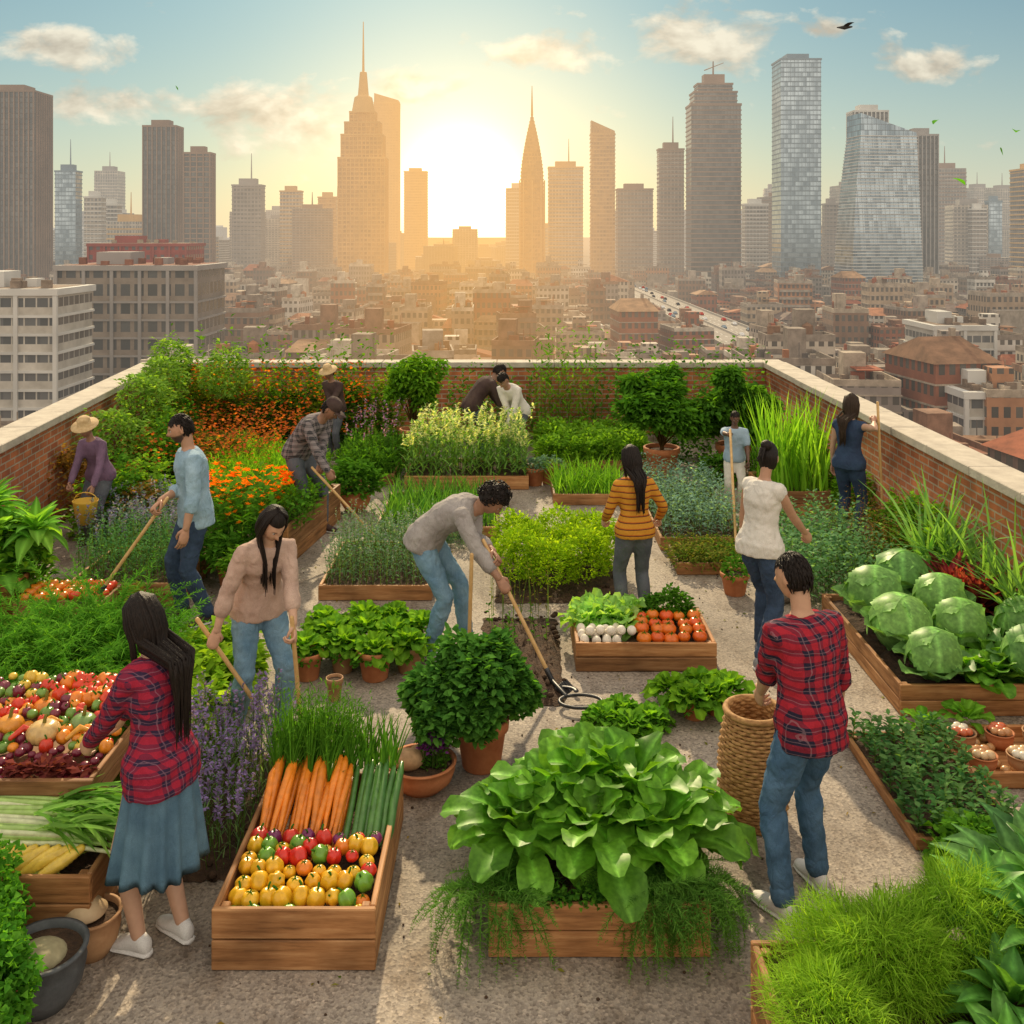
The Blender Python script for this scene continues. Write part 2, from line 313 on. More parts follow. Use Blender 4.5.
def mat_stripe(name,a,b,b3,fr=16.):
    m,nt=new(name); o=obj(nt); s=nd(nt,'ShaderNodeSeparateXYZ',[o])
    x=mth(nt,'FRACT',mth(nt,'ADD',mth(nt,'MULTIPLY',s.outputs[2],fr),100.))
    c=ramp(nt,x,[(0,a),(.45,b),(.6,b3),(.75,a)],'CONSTANT'); cloth_base(nt,c,o,.85,.5); return m
PLAID=mat_plaid('plaid_flannel_red',(.36,.02,.035),(.02,.016,.035),(.4,.25,.28),17.)
PLAID2=mat_plaid('plaid_flannel_crimson',(.34,.02,.045),(.035,.02,.05),(.4,.22,.28),19.)
PLAID3=mat_plaid('plaid_flannel_grey',(.26,.22,.22),(.04,.04,.045),(.4,.35,.33),16.)
STRIPE=mat_stripe('striped_knit',(.55,.25,.03),(.09,.03,.02),(.45,.12,.02),20.)
DENIM=mat_cloth('denim_blue',(.09,.17,.27),(.04,.09,.16),.85,.7); DENIM_L=mat_cloth('denim_light',(.21,.34,.44),(.11,.21,.31),.85,.7); DENIM_D=mat_cloth('denim_dark',(.05,.08,.14),(.03,.05,.09),.85,.6)
CHAMBRAY=mat_cloth('chambray_shirt',(.33,.46,.56),(.24,.36,.46),.85,.7); SKIRT=mat_cloth('denim_skirt',(.11,.20,.27),(.06,.12,.18),.85,.4)
BEIGE=mat_cloth('beige_sweater',(.56,.40,.32),(.44,.30,.24),.9,.6); GREY=mat_cloth('grey_sweater',(.38,.35,.33),(.28,.25,.24),.9,.6)
WHITE=mat_cloth('white_cotton',(.72,.68,.62),(.6,.56,.5),.85,.5); NAVY=mat_cloth('navy_cotton',(.04,.07,.13),(.03,.045,.09),.85,.5); PURPLE=mat_cloth('purple_jacket',(.20,.12,.19),(.13,.08,.13),.85,.6)
GREYPANTS=mat_cloth('grey_trousers',(.13,.14,.16),(.08,.09,.11),.85,.6); DARK=mat_cloth('dark_brown_cloth',(.09,.06,.05),(.05,.03,.03)); LBLUE=mat_cloth('pale_blue_cotton',(.35,.45,.55),(.28,.38,.48))
SNEAK=mat_cloth('white_sneaker',(.7,.69,.67),(.6,.58,.56),.6,.2); SNEAKG=mat_cloth('grey_sneaker',(.25,.26,.27),(.2,.2,.22),.6,.2); STRAW=mat_noise('straw',(.42,.28,.13),(.6,.44,.24),30,.85,.5,120,.004)
def mat_skin(name,k=1.):
    m,nt=new(name); a=nd(nt,'ShaderNodeVertexColor',layer_name='Col').outputs[0]; o=obj(nt)
    c=mix(nt,1.,a,ramp(nt,noise(nt,o,25,4),[(.3,(.88*k,.85*k,.83*k)),(.7,(1.15*k,1.1*k,1.1*k))]),'MULTIPLY')
    out(nt,prin(nt,c,.5,bump(nt,noise(nt,o,200,3),.12,.002),spec=.4)); return m
SKIN=mat_skin('skin')
def mat_hair(name,c1,c2):
    m,nt=new(name); o=obj(nt); n=noise(nt,mapp(nt,o,(120,120,7)),1.5,4,.6)
    out(nt,prin(nt,ramp(nt,n,[(.3,c1),(.7,c2)]),.5,bump(nt,n,.8,.006),spec=.22)); return m
HAIR=mat_hair('black_hair',(.004,.003,.003),(.024,.015,.011)); HAIRB=mat_hair('brown_hair',(.012,.008,.006),(.06,.035,.02))
def mat_wicker():
    m,nt=new('wicker'); o=obj(nt)
    n=noise(nt,mapp(nt,o,(30,30,60)),1.,4); c=ramp(nt,n,[(.3,(.24,.11,.035)),(.7,(.54,.31,.12))])
    out(nt,prin(nt,c,.75,bump(nt,n,.5,.006))); return m
WICKER=mat_wicker()

# ------------------------------------------------------------ people
def ik(a,b,l1,l2,hint):
    d=b-a; D=np.linalg.norm(d); u=d/(D+1e-9); mx=(l1+l2)*.995
    if D>mx: b=a+u*mx; D=mx
    D=max(D,abs(l1-l2)+.02); x=(l1*l1-l2*l2+D*D)/(2*D); hh=math.sqrt(max(l1*l1-x*x,0))
    h=np.array(hint,float); h=nrm(h-u*np.dot(h,u)); return a+u*x+h*hh,b
def rz(a): c,s=math.cos(a),math.sin(a); return np.array([[c,-s,0],[s,c,0],[0,0,1.]])
def rx(a): c,s=math.cos(a),math.sin(a); return np.array([[1,0,0],[0,c,-s],[0,s,c]])
def remesh(o,vox,sm=4,disp=0,ns=.07,mid=.5):
    m=o.modifiers.new('r','REMESH'); m.mode='VOXEL'; m.voxel_size=vox; m.use_smooth_shade=True
    m=o.modifiers.new('s','SMOOTH'); m.factor=.5; m.iterations=sm
    if disp:
        key='folds%d'%int(ns*1000); t=bpy.data.textures.get(key) or bpy.data.textures.new(key,'CLOUDS'); t.noise_scale=ns; t.noise_depth=2
        m=o.modifiers.new('d','DISPLACE'); m.texture=t; m.strength=disp; m.mid_level=mid; m.texture_coords='LOCAL'
def headmesh(mb,c,M,s,skin,f=1.,beard=False):
    nu,nv=44,32; ph=np.linspace(0,pi,nv+1)[1:-1]; a=np.linspace(0,2*pi,nu,endpoint=False)
    A,Ph=np.meshgrid(a,ph); x=np.sin(Ph)*np.cos(A); y=np.sin(Ph)*np.sin(A); z=np.cos(Ph)
    def defo(x,y,z):
        X=x*.073;Y=y*.094;Z=z*.116
        lo=np.clip(-z,0,1); X=X*(1-.30*lo**1.4); Y=np.where(y<0,Y*(1-.45*lo),Y*(1-.08*lo)); Y=Y+.012*lo
        g=lambda cx,cz,sx,sz: np.exp(-((x-cx)/sx)**2-((z-cz)/sz)**2)*(y>0)
        Y=Y+.026*g(0,-.20,.13,.13)+.012*g(0,-.02,.10,.2)-.010*(g(.34,.06,.17,.10)+g(-.34,.06,.17,.10))+.006*g(0,.2,.6,.08)+.008*g(0,-.5,.25,.07)-.004*g(0,-.4,.2,.05)+.010*g(0,-.78,.3,.13)+.006*(g(.45,-.2,.2,.2)+g(-.45,-.2,.2,.2))
        return np.stack([X,Y,Z],-1)
    V=defo(x,y,z)
    col=np.ones(V.shape)*np.array(skin)
    lip=np.exp(-(x/.24)**4-((z+.5)/.065)**4)*(y>0); col=col*(1-lip[...,None]*.6)+lip[...,None]*.6*np.array((.32,.08,.07))
    br=(np.exp(-((np.abs(x)-.36)/.18)**4-((z-.2)/.045)**4)*(y>0))[...,None]; col=col*(1-br)+br*np.array((.02,.015,.012))
    if beard:
        bd=(np.clip((-z-.30)/.1,0,1)*np.clip((y+.25)/.2,0,1))[...,None]*(1-lip[...,None]); col=col*(1-bd*.9)+bd*.9*np.array((.02,.014,.012))
    V=V*s; c=np.array(c); Rg=(V@M.T)+c
    cc=col[::-1].reshape(-1,3)
    rings(mb,Rg[::-1],cc,0,True,c+M@np.array([0,.012,-.116])*s,c+M@np.array([0,0,.116])*s)
    for sx in (-1,1):
        sphere(mb,c+M@np.array([sx*.074,-.005,-.005])*s,np.array([.010,.02,.032])*s,10,8,skin,0,M=M)
        e=c+M@np.array([sx*.026,.0745,.007])*s
        sphere(mb,e,.0115*s,10,8,(.6,.56,.54),0,M=M); sphere(mb,e+M@np.array([0,.0070,0])*s,.0062*s,8,6,(.02,.012,.01),0,M=M)
def hair(mb,c,M,s,kind,ln,back_y,rngs=110,up=True):
    nu,nv=44,30; ph=np.linspace(0,pi,nv+1); a=np.linspace(0,2*pi,nu,endpoint=False); A,Ph=np.meshgrid(a,ph)
    x=np.sin(Ph)*np.cos(A); y=np.sin(Ph)*np.sin(A); z=np.cos(Ph)
    inf={'curly':1.22,'short':1.06,'cap':1.06}.get(kind,1.10)
    k=inf+.012*np.sin(A*17+z*5)+.01*np.sin(A*31)
    X=x*.073*k;Y=y*.094*k-.006;Z=z*.116*k; lo=np.clip(-z,0,1); Y=np.where(y<0,Y*(1-.32*lo),Y)
    V=(np.stack([X,Y,Z],-1)*s)@M.T+np.array(c)
    sh=kind in('short','curly','cap')
    low=-.5 if sh else -.8
    keep=((z>.50-.12*np.abs(x))|(y<.02-.35*np.clip(.3-z,0,1)*sh))&(z>low)
    idx=np.arange((nv+1)*nu).reshape(nv+1,nu); i,j=np.meshgrid(np.arange(nv),np.arange(nu),indexing='ij'); j2=(j+1)%nu
    F=np.stack([idx[i,j],idx[i+1,j],idx[i+1,j2],idx[i,j2]],-1); kk=keep[i,j]&keep[i+1,j]&keep[i,j2]&keep[i+1,j2]
    mb.add(V.reshape(-1,3),F[kk])
    c=np.array(c)
    if kind=='long':
        for q in range(rngs):
            phi=(q/(rngs-1)-.5)*2*math.radians(112)+U(-.04,.04)
            dx,dy=math.sin(phi),-math.cos(phi); o=U(.98,1.09)
            P=[c+M@np.array([dx*.015,dy*.03-.01,.127])*s, c+M@np.array([dx*.068*o,dy*.078*o-.005,.086])*s, c+M@np.array([dx*.084*o,dy*.102*o,.0])*s, c+M@np.array([dx*.082*o,dy*.096*o,-.08])*s]
            p=P[-1].copy(); L=ln*U(.8,1.06)*s; n=7; drift=np.array([-dx*.020,0,0])
            for t in range(1,n+1):
                p=p+np.array([0,0,-L/n])+(M@drift)*.6*(t<5)+np.array([U(-.003,.003),U(-.003,.003),0])
                if up and dy<.15 and p[2]<c[2]-.13*s: p[1]=min(p[1],back_y-U(0,.025))
                P.append(p.copy())
            tube(mb,P,np.array([.007,.010,.010,.010]+list(np.linspace(.0095,.002,n)))*s,5,up=(1,0,0))
    if kind=='bun':
        b=c+M@np.array([0,-.095,.085])*s; sphere(mb,b,.045*s,14,10,rib=.15,ribk=14)
        for q in range(14): tube(mb,[b,b+np.array([U(-.02,.02),-.05,-.02])*s,b+np.array([U(-.03,.03),-.08-U(0,.02),-.12])*s],np.array([.012,.01,.002])*s,5)
    if kind=='curly':
        for q in range(420):
            d=R.normal(size=3); d/=np.linalg.norm(d)
            if d[1]>.35 and d[2]<.45: continue
            if d[2]<-.45: continue
            p=np.array([d[0]*.09,d[1]*.108-.008,d[2]*.135+.004])*s*U(.9,1.16); t=nrm(np.cross(d,R.normal(size=3))); b=np.cross(d,t)
            P=[c+M@(p+(t*math.cos(w)+b*math.sin(w))*.014*s+d*w*.002) for w in np.linspace(0,4.5,6)]
            tube(mb,P,.0045*s,4)
    if kind=='short':
        for q in range(620):
            d=R.normal(size=3); d/=np.linalg.norm(d)
            if (d[1]>.0 and d[2]<.52) or d[2]<-.42: continue
            p=np.array([d[0]*.077,d[1]*.098-.006,d[2]*.122])*s; t=np.array([d[0]*.4,.1*abs(d[2])-.25,-.9+d[2]*.7])+R.normal(size=3)*.14; t=nrm(t-d*np.dot(t,d)*.9)
            tube(mb,[c+M@p,c+M@(p*1.015+t*.018*s),c+M@(p*.99+t*.034*s)],np.array([.006,.005,.0015])*s,4)
def hand(mb,w,d,n,side,s,curl,skin):
    d=nrm(d); n=nrm(n-d*np.dot(n,d)); t=np.cross(n,d)*side
    P=lambda a,b,c_: w+(d*a+n*b+t*c_)*s
    tube(mb,[P(-.02,0,0),P(.02,0,0),P(.055,0,.0),P(.088,0,0)],np.array([.026,.032,.041,.038])*s,12,skin,0,.42,up=t)
    for i,(off,L) in enumerate(((.030,.072),(.010,.080),(-.011,.074),(-.030,.058))):
        p=P(.075,0,off); ang=.15; pts=[p]
        for k,f in enumerate((.25,.42,.33,.25)):
            if k: ang+=curl*(1.0 if k<3 else .8)
            p=p+(d*math.cos(ang)+n*math.sin(ang))*L*f*1.1*s; pts.append(p)
        tube(mb,pts,np.array([.0095,.0093,.0088,.008,.0066])*s,7,skin)
    pts=[P(.012,.005,.022),P(.035,.014,.045),P(.060,.022+.012*curl,.054-.012*curl),P(.08,.028+.02*curl,.050-.028*curl)]
    tube(mb,pts,np.array([.014,.0125,.0105,.0085])*s,7,skin)
def loft(mb,C,Rr,Ff,a,b,n=24,col=(.5,.5,.5),mat=0,ex=2.4):
    th=np.linspace(0,2*pi,n,endpoint=False); ca,sa=np.cos(th),np.sin(th); q=(np.abs(ca)**ex+np.abs(sa)**ex)**(-1/ex)
    rings(mb,[C[i]+(q*ca)[:,None]*Rr[i]*a[i]+(q*sa)[:,None]*Ff[i]*b[i] for i in range(len(C))],col,mat)

def person(name,pos,yaw,h=1.7,fem=False,lean=0.,dz=0.,feet=((-.11,.02),(.11,-.02)),hands=(None,None),axes=(None,None),head=(0.,10.),top=PLAID,sleeve=1.,bottom=DENIM,skirt=None,shoe=SNEAK,hairk='short',hl=.45,hat=None,near=True,skin=(.42,.24,.16),hmat=None,beard=False,tools=(),curl=.95,hem=-.07,roll=None,belt=False):
    s=h/1.7; yaw=math.radians(yaw); ln=math.radians(lean); Rw=rz(yaw); O=np.array([pos[0],pos[1],0.])
    skin=tuple(min(q*1.12,.8) for q in skin)
    E=bpy.data.objects.new(name,None); bpy.context.collection.objects.link(E); E.location=O; E.rotation_euler=(0,0,yaw)
    loc=lambda p:(np.array(p,float)-O)@Rw
    pel=np.array([0,-.24*math.sin(ln)*s,(.93-dz)*s])
    def spine(d):
        N=24; dd=np.linspace(0,d,N+1); m=(dd[1:]+dd[:-1])/2; an=ln*(.45+.75*np.clip(m/.5,-.3,1)); st=d/N
        p=pel+np.array([0,np.sum(np.sin(an))*st,np.sum(np.cos(an))*st])*s; A=ln*(.45+.75*min(max(d/.5,-.3),1)); return p,np.array([0,math.cos(A),-math.sin(A)]),np.array([0,math.sin(A),math.cos(A)])
    if fem: sec=[(-.10,.11,.085),(-.04,.165,.115),(.02,.172,.118),(.10,.140,.098),(.18,.118,.084),(.27,.130,.095),(.35,.145,.112),(.42,.150,.098),(.47,.135,.078),(.505,.075,.06),(.53,.05,.05)]
    else: sec=[(-.10,.11,.09),(-.04,.155,.11),(.02,.162,.112),(.10,.150,.105),(.18,.145,.10),(.27,.158,.11),(.35,.172,.118),(.42,.178,.110),(.47,.160,.088),(.505,.085,.066),(.53,.057,.055)]
    X=np.array([1,0,0.])
    def torso(mb,d0,d1,inf,infb=None,col=skin):
        ss=np.array(sec); ds=[d0]+[q for q in ss[:,0] if d0+.015<q<d1-.01]+[d1]
        C=[];Rr=[];Ff=[];a=[];b=[]
        for d in ds:
            p,f,t=spine(d); k=inf if infb is None else infb+(inf-infb)*min(max((d-d0)/.30,0),1)
            dd=max(d,-.045) if infb is not None else d
            C.append(p);Rr.append(X);Ff.append(f);a.append((np.interp(dd,ss[:,0],ss[:,1])+k)*s);b.append((np.interp(dd,ss[:,0],ss[:,2])+k)*s)
        loft(mb,C,Rr,Ff,a,b,28,col)
    shw=.155 if fem else .18
    ul,fl=.285*s,.255*s; arms=[]
    for sd,tgt,ax in ((-1,hands[0],axes[0]),(1,hands[1],axes[1])):
        p,f,t=spine(.445); sh=p+X*sd*shw*s
        ho=sh+np.array([sd*.10,.10,-.61])*s if tgt is None else loc(tgt)
        d0=nrm(ho-sh); 
        if ax is not None: A=nrm(np.array(ax,float)@Rw); n=nrm(np.cross(A,d0)*1.); n=n if n[0]*-sd>-.2 and n[2]<.3 else -n
        else: n=np.array([-sd*1.,.15,-.1])
        n=nrm(n-d0*np.dot(n,d0)); wr=ho-d0*.07*s-n*.025*s
        el,wr=ik(sh,wr,ul,fl,(sd*.45,-1,-.25)); arms.append((sd,p,sh,el,wr,n,tgt is not None))
    th,sn=.44*s,.42*s; legs=[]
    for sd,ft in ((-1,feet[0]),(1,feet[1])):
        hp=pel+X*sd*.085*s+np.array([0,0,-.03*s]); an=np.array([ft[0]*s,ft[1]*s-.03*s,.085*s]); kn,an2=ik(hp,an,th,sn,(sd*.12,1,0)); legs.append((sd,hp,kn,an2))
    def arm(mb,A,inf,fr,col=skin,wf=0.):
        sd,p,sh,el,wr,n,_=A; k=.9 if fem else 1.
        P=[p+X*sd*.07*s+np.array([0,0,.01*s]),sh,sh+(el-sh)*.35,sh+(el-sh)*.75,el,el+(wr-el)*.3,el+(wr-el)*.7,wr]; r=[.058,.058,.05,.043,.040,.041,.034,.027]
        r=[q*k for q in r]
        if fr<1:
            tt=[0,.08,.25,.4,.52,.66,.85,1.]; m=sum(1 for q in tt if q<fr); a=(fr-tt[m-1])/(tt[m]-tt[m-1]); e=P[m-1]+(P[m]-P[m-1])*a; P=P[:m]+[e]; r=r[:m]+[r[m-1]+(r[m]-r[m-1])*a]
        m=len(P); tube(mb,P,(np.array(r)+inf+wf*np.linspace(0,1,m))*s,14,col)
    def leg(mb,Lg,inf,infe,zend=None,col=skin):
        sd,hp,kn,an=Lg; k=1.05 if fem else 1.
        P=[hp+(0,0,.02*s),hp+(kn-hp)*.25,hp+(kn-hp)*.65,kn,kn+(an-kn)*.28,kn+(an-kn)*.7,an]; r=[.092*k,.088*k,.070,.056,.056,.043,.036]
        if zend is not None: P[-1]=an+(kn-an)*zend
        tube(mb,P,(np.array(r)+np.linspace(inf,infe,7))*s,16,col)
    vx=.010*s if near else .017
    hd_a=math.radians(head[1]); M=rz(math.radians(head[0]))@rx(-hd_a)
    nb,nf,ntt=spine(.50); hc=nb+(ntt*.10+np.array([0,.025,.085]))*s+M@np.array([0,.02,.01])*s
    mb=MB(); torso(mb,-.10,.53,-.006); tube(mb,[spine(.47)[0],nb+(ntt*.04)*s,hc+M@np.array([0,-.025,-.06])*s],np.array([.058,.052,.052])*s*(.88 if fem else 1),14,skin)
    for A in arms: arm(mb,A,0,1)
    for Lg in legs: leg(mb,Lg,-.004,0)
    b=mb.build('body',SKIN,parent=E); remesh(b,vx,3)
    key='skin_%d'%int(skin[0]*100); sm=bpy.data.materials.get(key)
    if sm is None: sm=mat_noise(key,tuple(q*.92 for q in skin),tuple(q*1.08 for q in skin),20,.5,.12,200,.002)
    b.data.materials.clear(); b.data.materials.append(sm)
    mb=MB(); headmesh(mb,hc,M,s,skin,beard=beard); mb.build('head',SKIN,parent=E)
    mb=MB()
    for A in arms:
        sd,p,sh,el,wr,n,g=A; hand(mb,wr,wr-el if not g else (wr-el)*.6+(wr-sh)*.4,n,-sd,s*1.02,curl if g else .38,skin)
    mb.build('hands',SKIN,parent=E)
    mb=MB(); hair(mb,hc,M,s,hairk if hat is None or hairk=='long' else 'short',hl,spine(.35)[0][1]-.155*s,up=lean<14); mb.build('hair',hmat or HAIR,parent=E)
    mb=MB(); torso(mb,hem,.512,.014,.038)
    if sleeve>0:
        for A in arms: arm(mb,A,.012,sleeve,wf=.004 if sleeve>.9 else .008)
    o=mb.build('shirt',top,parent=E); remesh(o,vx,3,.024 if near else .010,.075*s,.42)
    if roll:
        mb=MB()
        for A in arms:
            sd,p,sh,el,wr,n,_=A; fr=(sleeve-.52)/.48; q=el+(wr-el)*min(max(fr*.95,.02),.95); d=nrm(wr-el); rr=.040-.010*fr; tube(mb,[q-d*.022*s,q+d*.016*s],(rr+.016)*s,14)
        mb.build('cuffs',top,parent=E)
    if skirt:
        n=96; a=np.linspace(0,2*pi,n,endpoint=False); Rg=[]
        for t in np.linspace(0,1,16):
            w=.148+.09*t**.8; dpt=.112+.09*t**.8; z=(pel[2]+.10*s)*(1-t)+skirt*t; rp=1+.11*t*np.sin(a*14+1.5*np.sin(a*3)+t)+.035*t*np.sin(a*5+1)
            Rg.append(np.stack([np.cos(a)*w*rp*s,pel[1]*(1-.3*t)+np.sin(a)*dpt*rp*s,np.full(n,z)+.010*t*np.sin(a*4)],1))
        for t in (.97,.8): 
            Rg.append(Rg[-1]*np.array([t,t,1])+np.array([0,0,.02]))
        mb=MB(); rings(mb,Rg,(.1,.1,.1),0,False); mb.build('skirt',bottom,parent=E)
    else:
        mb=MB(); torso(mb,-.10,.09,.006)
        for Lg in legs: leg(mb,Lg,.006,.020,.05)
        o=mb.build('trousers',bottom,parent=E); remesh(o,vx,3,.024 if near else .010,.065*s,.55)
        if near:
            mb=MB()
            for Lg in legs:
                sd,hp,kn,an=Lg; d=nrm(kn-an); q=an+(kn-an)*.06; tube(mb,[q-d*.01*s,q+d*.03*s],.060*s,16)
            mb.build('trouser_cuffs',bottom,parent=E)
    mb=MB()
    for i,Lg in enumerate(legs):
        sd,hp,kn,an=Lg; fy=rz(-sd*math.radians(9)); A0=np.array([an[0],an[1],0]); lift=max(an[2]-.085*s,0)
        def ring(y,w,zh,z0=.0,k=1.):
            a=np.linspace(0,2*pi,20,endpoint=False); p=np.stack([np.cos(a)*w*k,np.full(20,y),z0+np.maximum((np.sin(a)*.5+.5),0.0)*zh],1)*s; return p@fy.T+A0+np.array([0,0,lift])
        rings(mb,[ring(-.065,.018,.05,.012),ring(-.055,.032,.08,.008),ring(-.02,.037,.105,.006),ring(.03,.036,.10,.006),ring(.07,.041,.072,.006),ring(.12,.045,.052,.006),ring(.165,.040,.040,.006),ring(.19,.020,.026,.01)],(.6,.6,.6),0)
        rings(mb,[ring(-.072,.018,.022),ring(-.058,.036,.024),ring(.0,.039,.024),ring(.07,.044,.024),ring(.12,.049,.024),ring(.17,.043,.024),ring(.2,.018,.022)],(.8,.8,.8),1)
    mb.build('shoes',[shoe,SNEAK],parent=E)
    if hat=='straw':
        mb=MB(); lathe(mb,(0,0,0),[(.17,.0),(.165,.012),(.10,.02),(.085,.03),(.082,.09),(.06,.115),(0.001,.12)],32); V=mb.v[0]; mb.v[0]=(V*s)@M.T+hc+M@np.array([0,0,.045])*s; mb.build('straw_hat',STRAW,parent=E)
    if hat=='cap':
        mb=MB(); lathe(mb,(0,0,0),[(.088,.0),(.09,.03),(.08,.07),(.05,.095),(0.001,.1)],24); V=mb.v[0]; V[:,1]*=1.12
        mb.v[0]=(V*s)@M.T+hc+M@np.array([0,-.005,.04])*s
        m2=MB(); box(m2,(0,.125,.045),(.13,.10,.008)); mb.add((m2.v[0]*s)@M.T+hc,BQ); mb.build('cap',DARK,parent=E)
    for tl in tools:
        A=loc(tl[0]); B=loc(tl[1]); kind=tl[2]; mb=MB(); d=nrm(B-A); nn=8
        P=[A+(B-A)*t for t in np.linspace(0,1,nn)]; tube(mb,P,.0145,10)
        o=mb.build('tool_handle',HANDLE,parent=E)
        mb=MB(); sd=nrm(np.cross(d,[0,0,1.]) if abs(d[2])<.98 else X); fw=nrm(np.cross(sd,d)); tube(mb,[B-d*.10,B+d*.02],.02,10)
        if kind=='hoe':
            tube(mb,[B,B+d*.04+fw*.02,B+d*.05+fw*.06],.008,8); c=B+d*.05+fw*.06
            for q in np.linspace(-.075,.075,7): tube(mb,[c+sd*q-d*.02,c+sd*q+d*.02-fw*-.03+d*.04],.013,6,flat=.35,up=sd)
        elif kind=='rake':
            tube(mb,[B-sd*.13,B,B+sd*.13],.009,8)
            for q in np.linspace(-.13,.13,9): tube(mb,[B+sd*q,B+sd*q+d*.03+fw*-.01,B+sd*q+d*.07],np.array([.006,.005,.003]),6)
        elif kind=='spade':
            a=[(0,.06),(.05,.085),(.13,.09),(.2,.075),(.24,.03)]; 
            rings(mb,[np.array([B+d*y+sd*w*k+fw*(.02*k*k+e) for k,e in ((-1,0),(-.5,0),(0,0),(.5,0),(1,0),(1,.005),(0,.005),(-1,.005))]) for y,w in a],(.1,.1,.1),0)
        if kind: mb.build('tool_head',METAL,parent=E)
    return E
def along(A,B,f): return tuple(np.array(A)+(np.array(B)-np.array(A))*f)
def sub(a,b): return tuple(np.array(a)-np.array(b))

person('woman_in_plaid_shirt_and_skirt',(-1.66,4.66),62,1.58,True,9,hands=((-2.10,4.86,.74),(-2.08,5.02,.76)),head=(12,22),top=PLAID2,bottom=SKIRT,skirt=.38,hairk='long',hl=.48,feet=((-.09,.05),(.09,-.06)),curl=.5,skin=(.46,.27,.18),hem=-.12)
person('man_in_plaid_shirt',(1.46,4.97),24,1.66,False,9,hands=((1.33,5.40,.70),None),head=(16,12),top=PLAID,bottom=DENIM,hairk='short',feet=((-.20,-.04),(.12,.08)),skin=(.42,.24,.15),roll=True,sleeve=.62,curl=.6,hem=-.12)
A=(-2.0,6.35,.86);B=(-1.46,6.42,.03); A2=(-1.37,6.22,.92);B2=(-1.30,6.25,.02)
person('woman_in_beige_sweater',(-1.62,6.52),-148,1.60,True,28,hands=((-1.375,6.21,.78),along(A,B,.18)),axes=((0,0,1),sub(B,A)),head=(10,42),top=BEIGE,bottom=DENIM_L,hairk='long',hl=.40,feet=((-.15,.0),(.15,-.12)),tools=((A,B,'rake'),(A2,B2,'spade')),skin=(.5,.3,.2),sleeve=.74,roll=True)
A=(-.22,7.6,.98);B=(.30,7.28,.04); A2=(-.30,7.45,.92);B2=(-.33,7.55,.0)
person('man_in_grey_sweater',(-.47,7.86),-106,1.72,False,70,.04,hands=(along(A,B,.15),along(A,B,.48)),axes=(sub(B,A),sub(B,A)),head=(8,58),top=GREY,bottom=DENIM_L,hairk='curly',feet=((-.13,.10),(.13,-.12)),tools=((A,B,'hoe'),(A2,B2,'')),skin=(.30,.16,.10),sleeve=.8,roll=True)
A=(-2.88,8.36,1.10);B=(-3.42,8.25,.32)
person('bearded_man_in_chambray_shirt',(-2.74,8.55),118,1.74,False,8,hands=(None,along(A,B,.12)),axes=(None,sub(B,A)),head=(-8,16),top=CHAMBRAY,bottom=DENIM_D,hairk='short',beard=True,sleeve=.68,roll=True,feet=((-.12,-.08),(.12,.08)),tools=((A,B,'hoe'),),skin=(.40,.22,.14),shoe=DARK,hem=-.12)
A=(-2.15,10.75,.80);B=(-1.38,10.55,.05)
person('man_in_cap_and_flannel',(-2.22,11.05),-118,1.70,False,50,.03,hands=(along(A,B,.1),along(A,B,.42)),axes=(sub(B,A),sub(B,A)),head=(8,45),top=PLAID3,bottom=GREYPANTS,hat='cap',shoe=DARK,feet=((-.13,.1),(.13,-.12)),tools=((A,B,'hoe'),),near=False,skin=(.25,.13,.08))
person('gardener_in_straw_hat',(-4.42,10.6),160,1.40,True,24,.02,hands=((-4.33,10.25,.64),(-4.55,10.3,.68)),head=(10,25),top=PURPLE,bottom=GREYPANTS,hat='straw',shoe=DARK,near=False,skin=(.28,.15,.1))
person('woman_in_striped_sweater',(1.04,8.52),12,1.46,True,5,hands=((.82,8.74,.78),(1.28,8.76,.78)),head=(15,20),top=STRIPE,bottom=GREYPANTS,hairk='long',hl=.42,near=False,skin=(.45,.27,.18))
person('woman_in_white_top',(1.95,7.78),-52,1.64,True,8,hands=(None,(2.36,7.98,.86)),head=(24,18),top=WHITE,sleeve=.07,bottom=DENIM_D,hairk='bun',shoe=SNEAKG,near=True,skin=(.40,.23,.15),feet=((-.10,.14),(.10,-.12)))
A=(3.93,10.75,1.50);B=(3.98,10.7,.05)
person('woman_in_navy_overalls',(3.66,10.85),-45,1.53,True,2,hands=(None,along(A,B,.12)),axes=(None,(0,0,1)),head=(10,8),top=NAVY,sleeve=.12,bottom=NAVY,hairk='long',hl=.38,hmat=HAIRB,near=False,tools=((A,B,'spade'),),skin=(.45,.26,.18),shoe=DARK)
A=(2.52,11.55,1.05);B=(2.30,10.25,.02)
person('child_in_pale_blue_shirt',(2.66,11.95),172,1.18,False,6,hands=((2.75,11.7,.6),along(A,B,.05)),axes=(None,sub(B,A)),head=(5,20),top=LBLUE,sleeve=.4,bottom=WHITE,near=False,tools=((A,B,'hoe'),),skin=(.12,.06,.04),shoe=DARK)
person('gardener_in_dark_jacket',(-2.62,14.7),150,1.38,False,18,hands=((-2.8,14.3,.6),(-2.5,14.3,.6)),head=(0,25),top=DARK,bottom=GREYPANTS,hat='straw',near=False,skin=(.25,.13,.08),shoe=DARK)
person('gardener_bending_over',(-.42,14.5),-70,1.60,False,50,.04,hands=((.0,14.6,.6),(.0,14.4,.55)),head=(0,40),top=DARK,bottom=DENIM_D,near=False,skin=(.2,.11,.07),shoe=DARK)
person('gardener_in_white_shirt',(.0,14.15),150,1.6,True,48,.08,hands=((-.15,13.8,.45),(.1,13.8,.45)),head=(0,50),top=WHITE,bottom=GREYPANTS,near=False,skin=(.3,.17,.11),shoe=DARK)

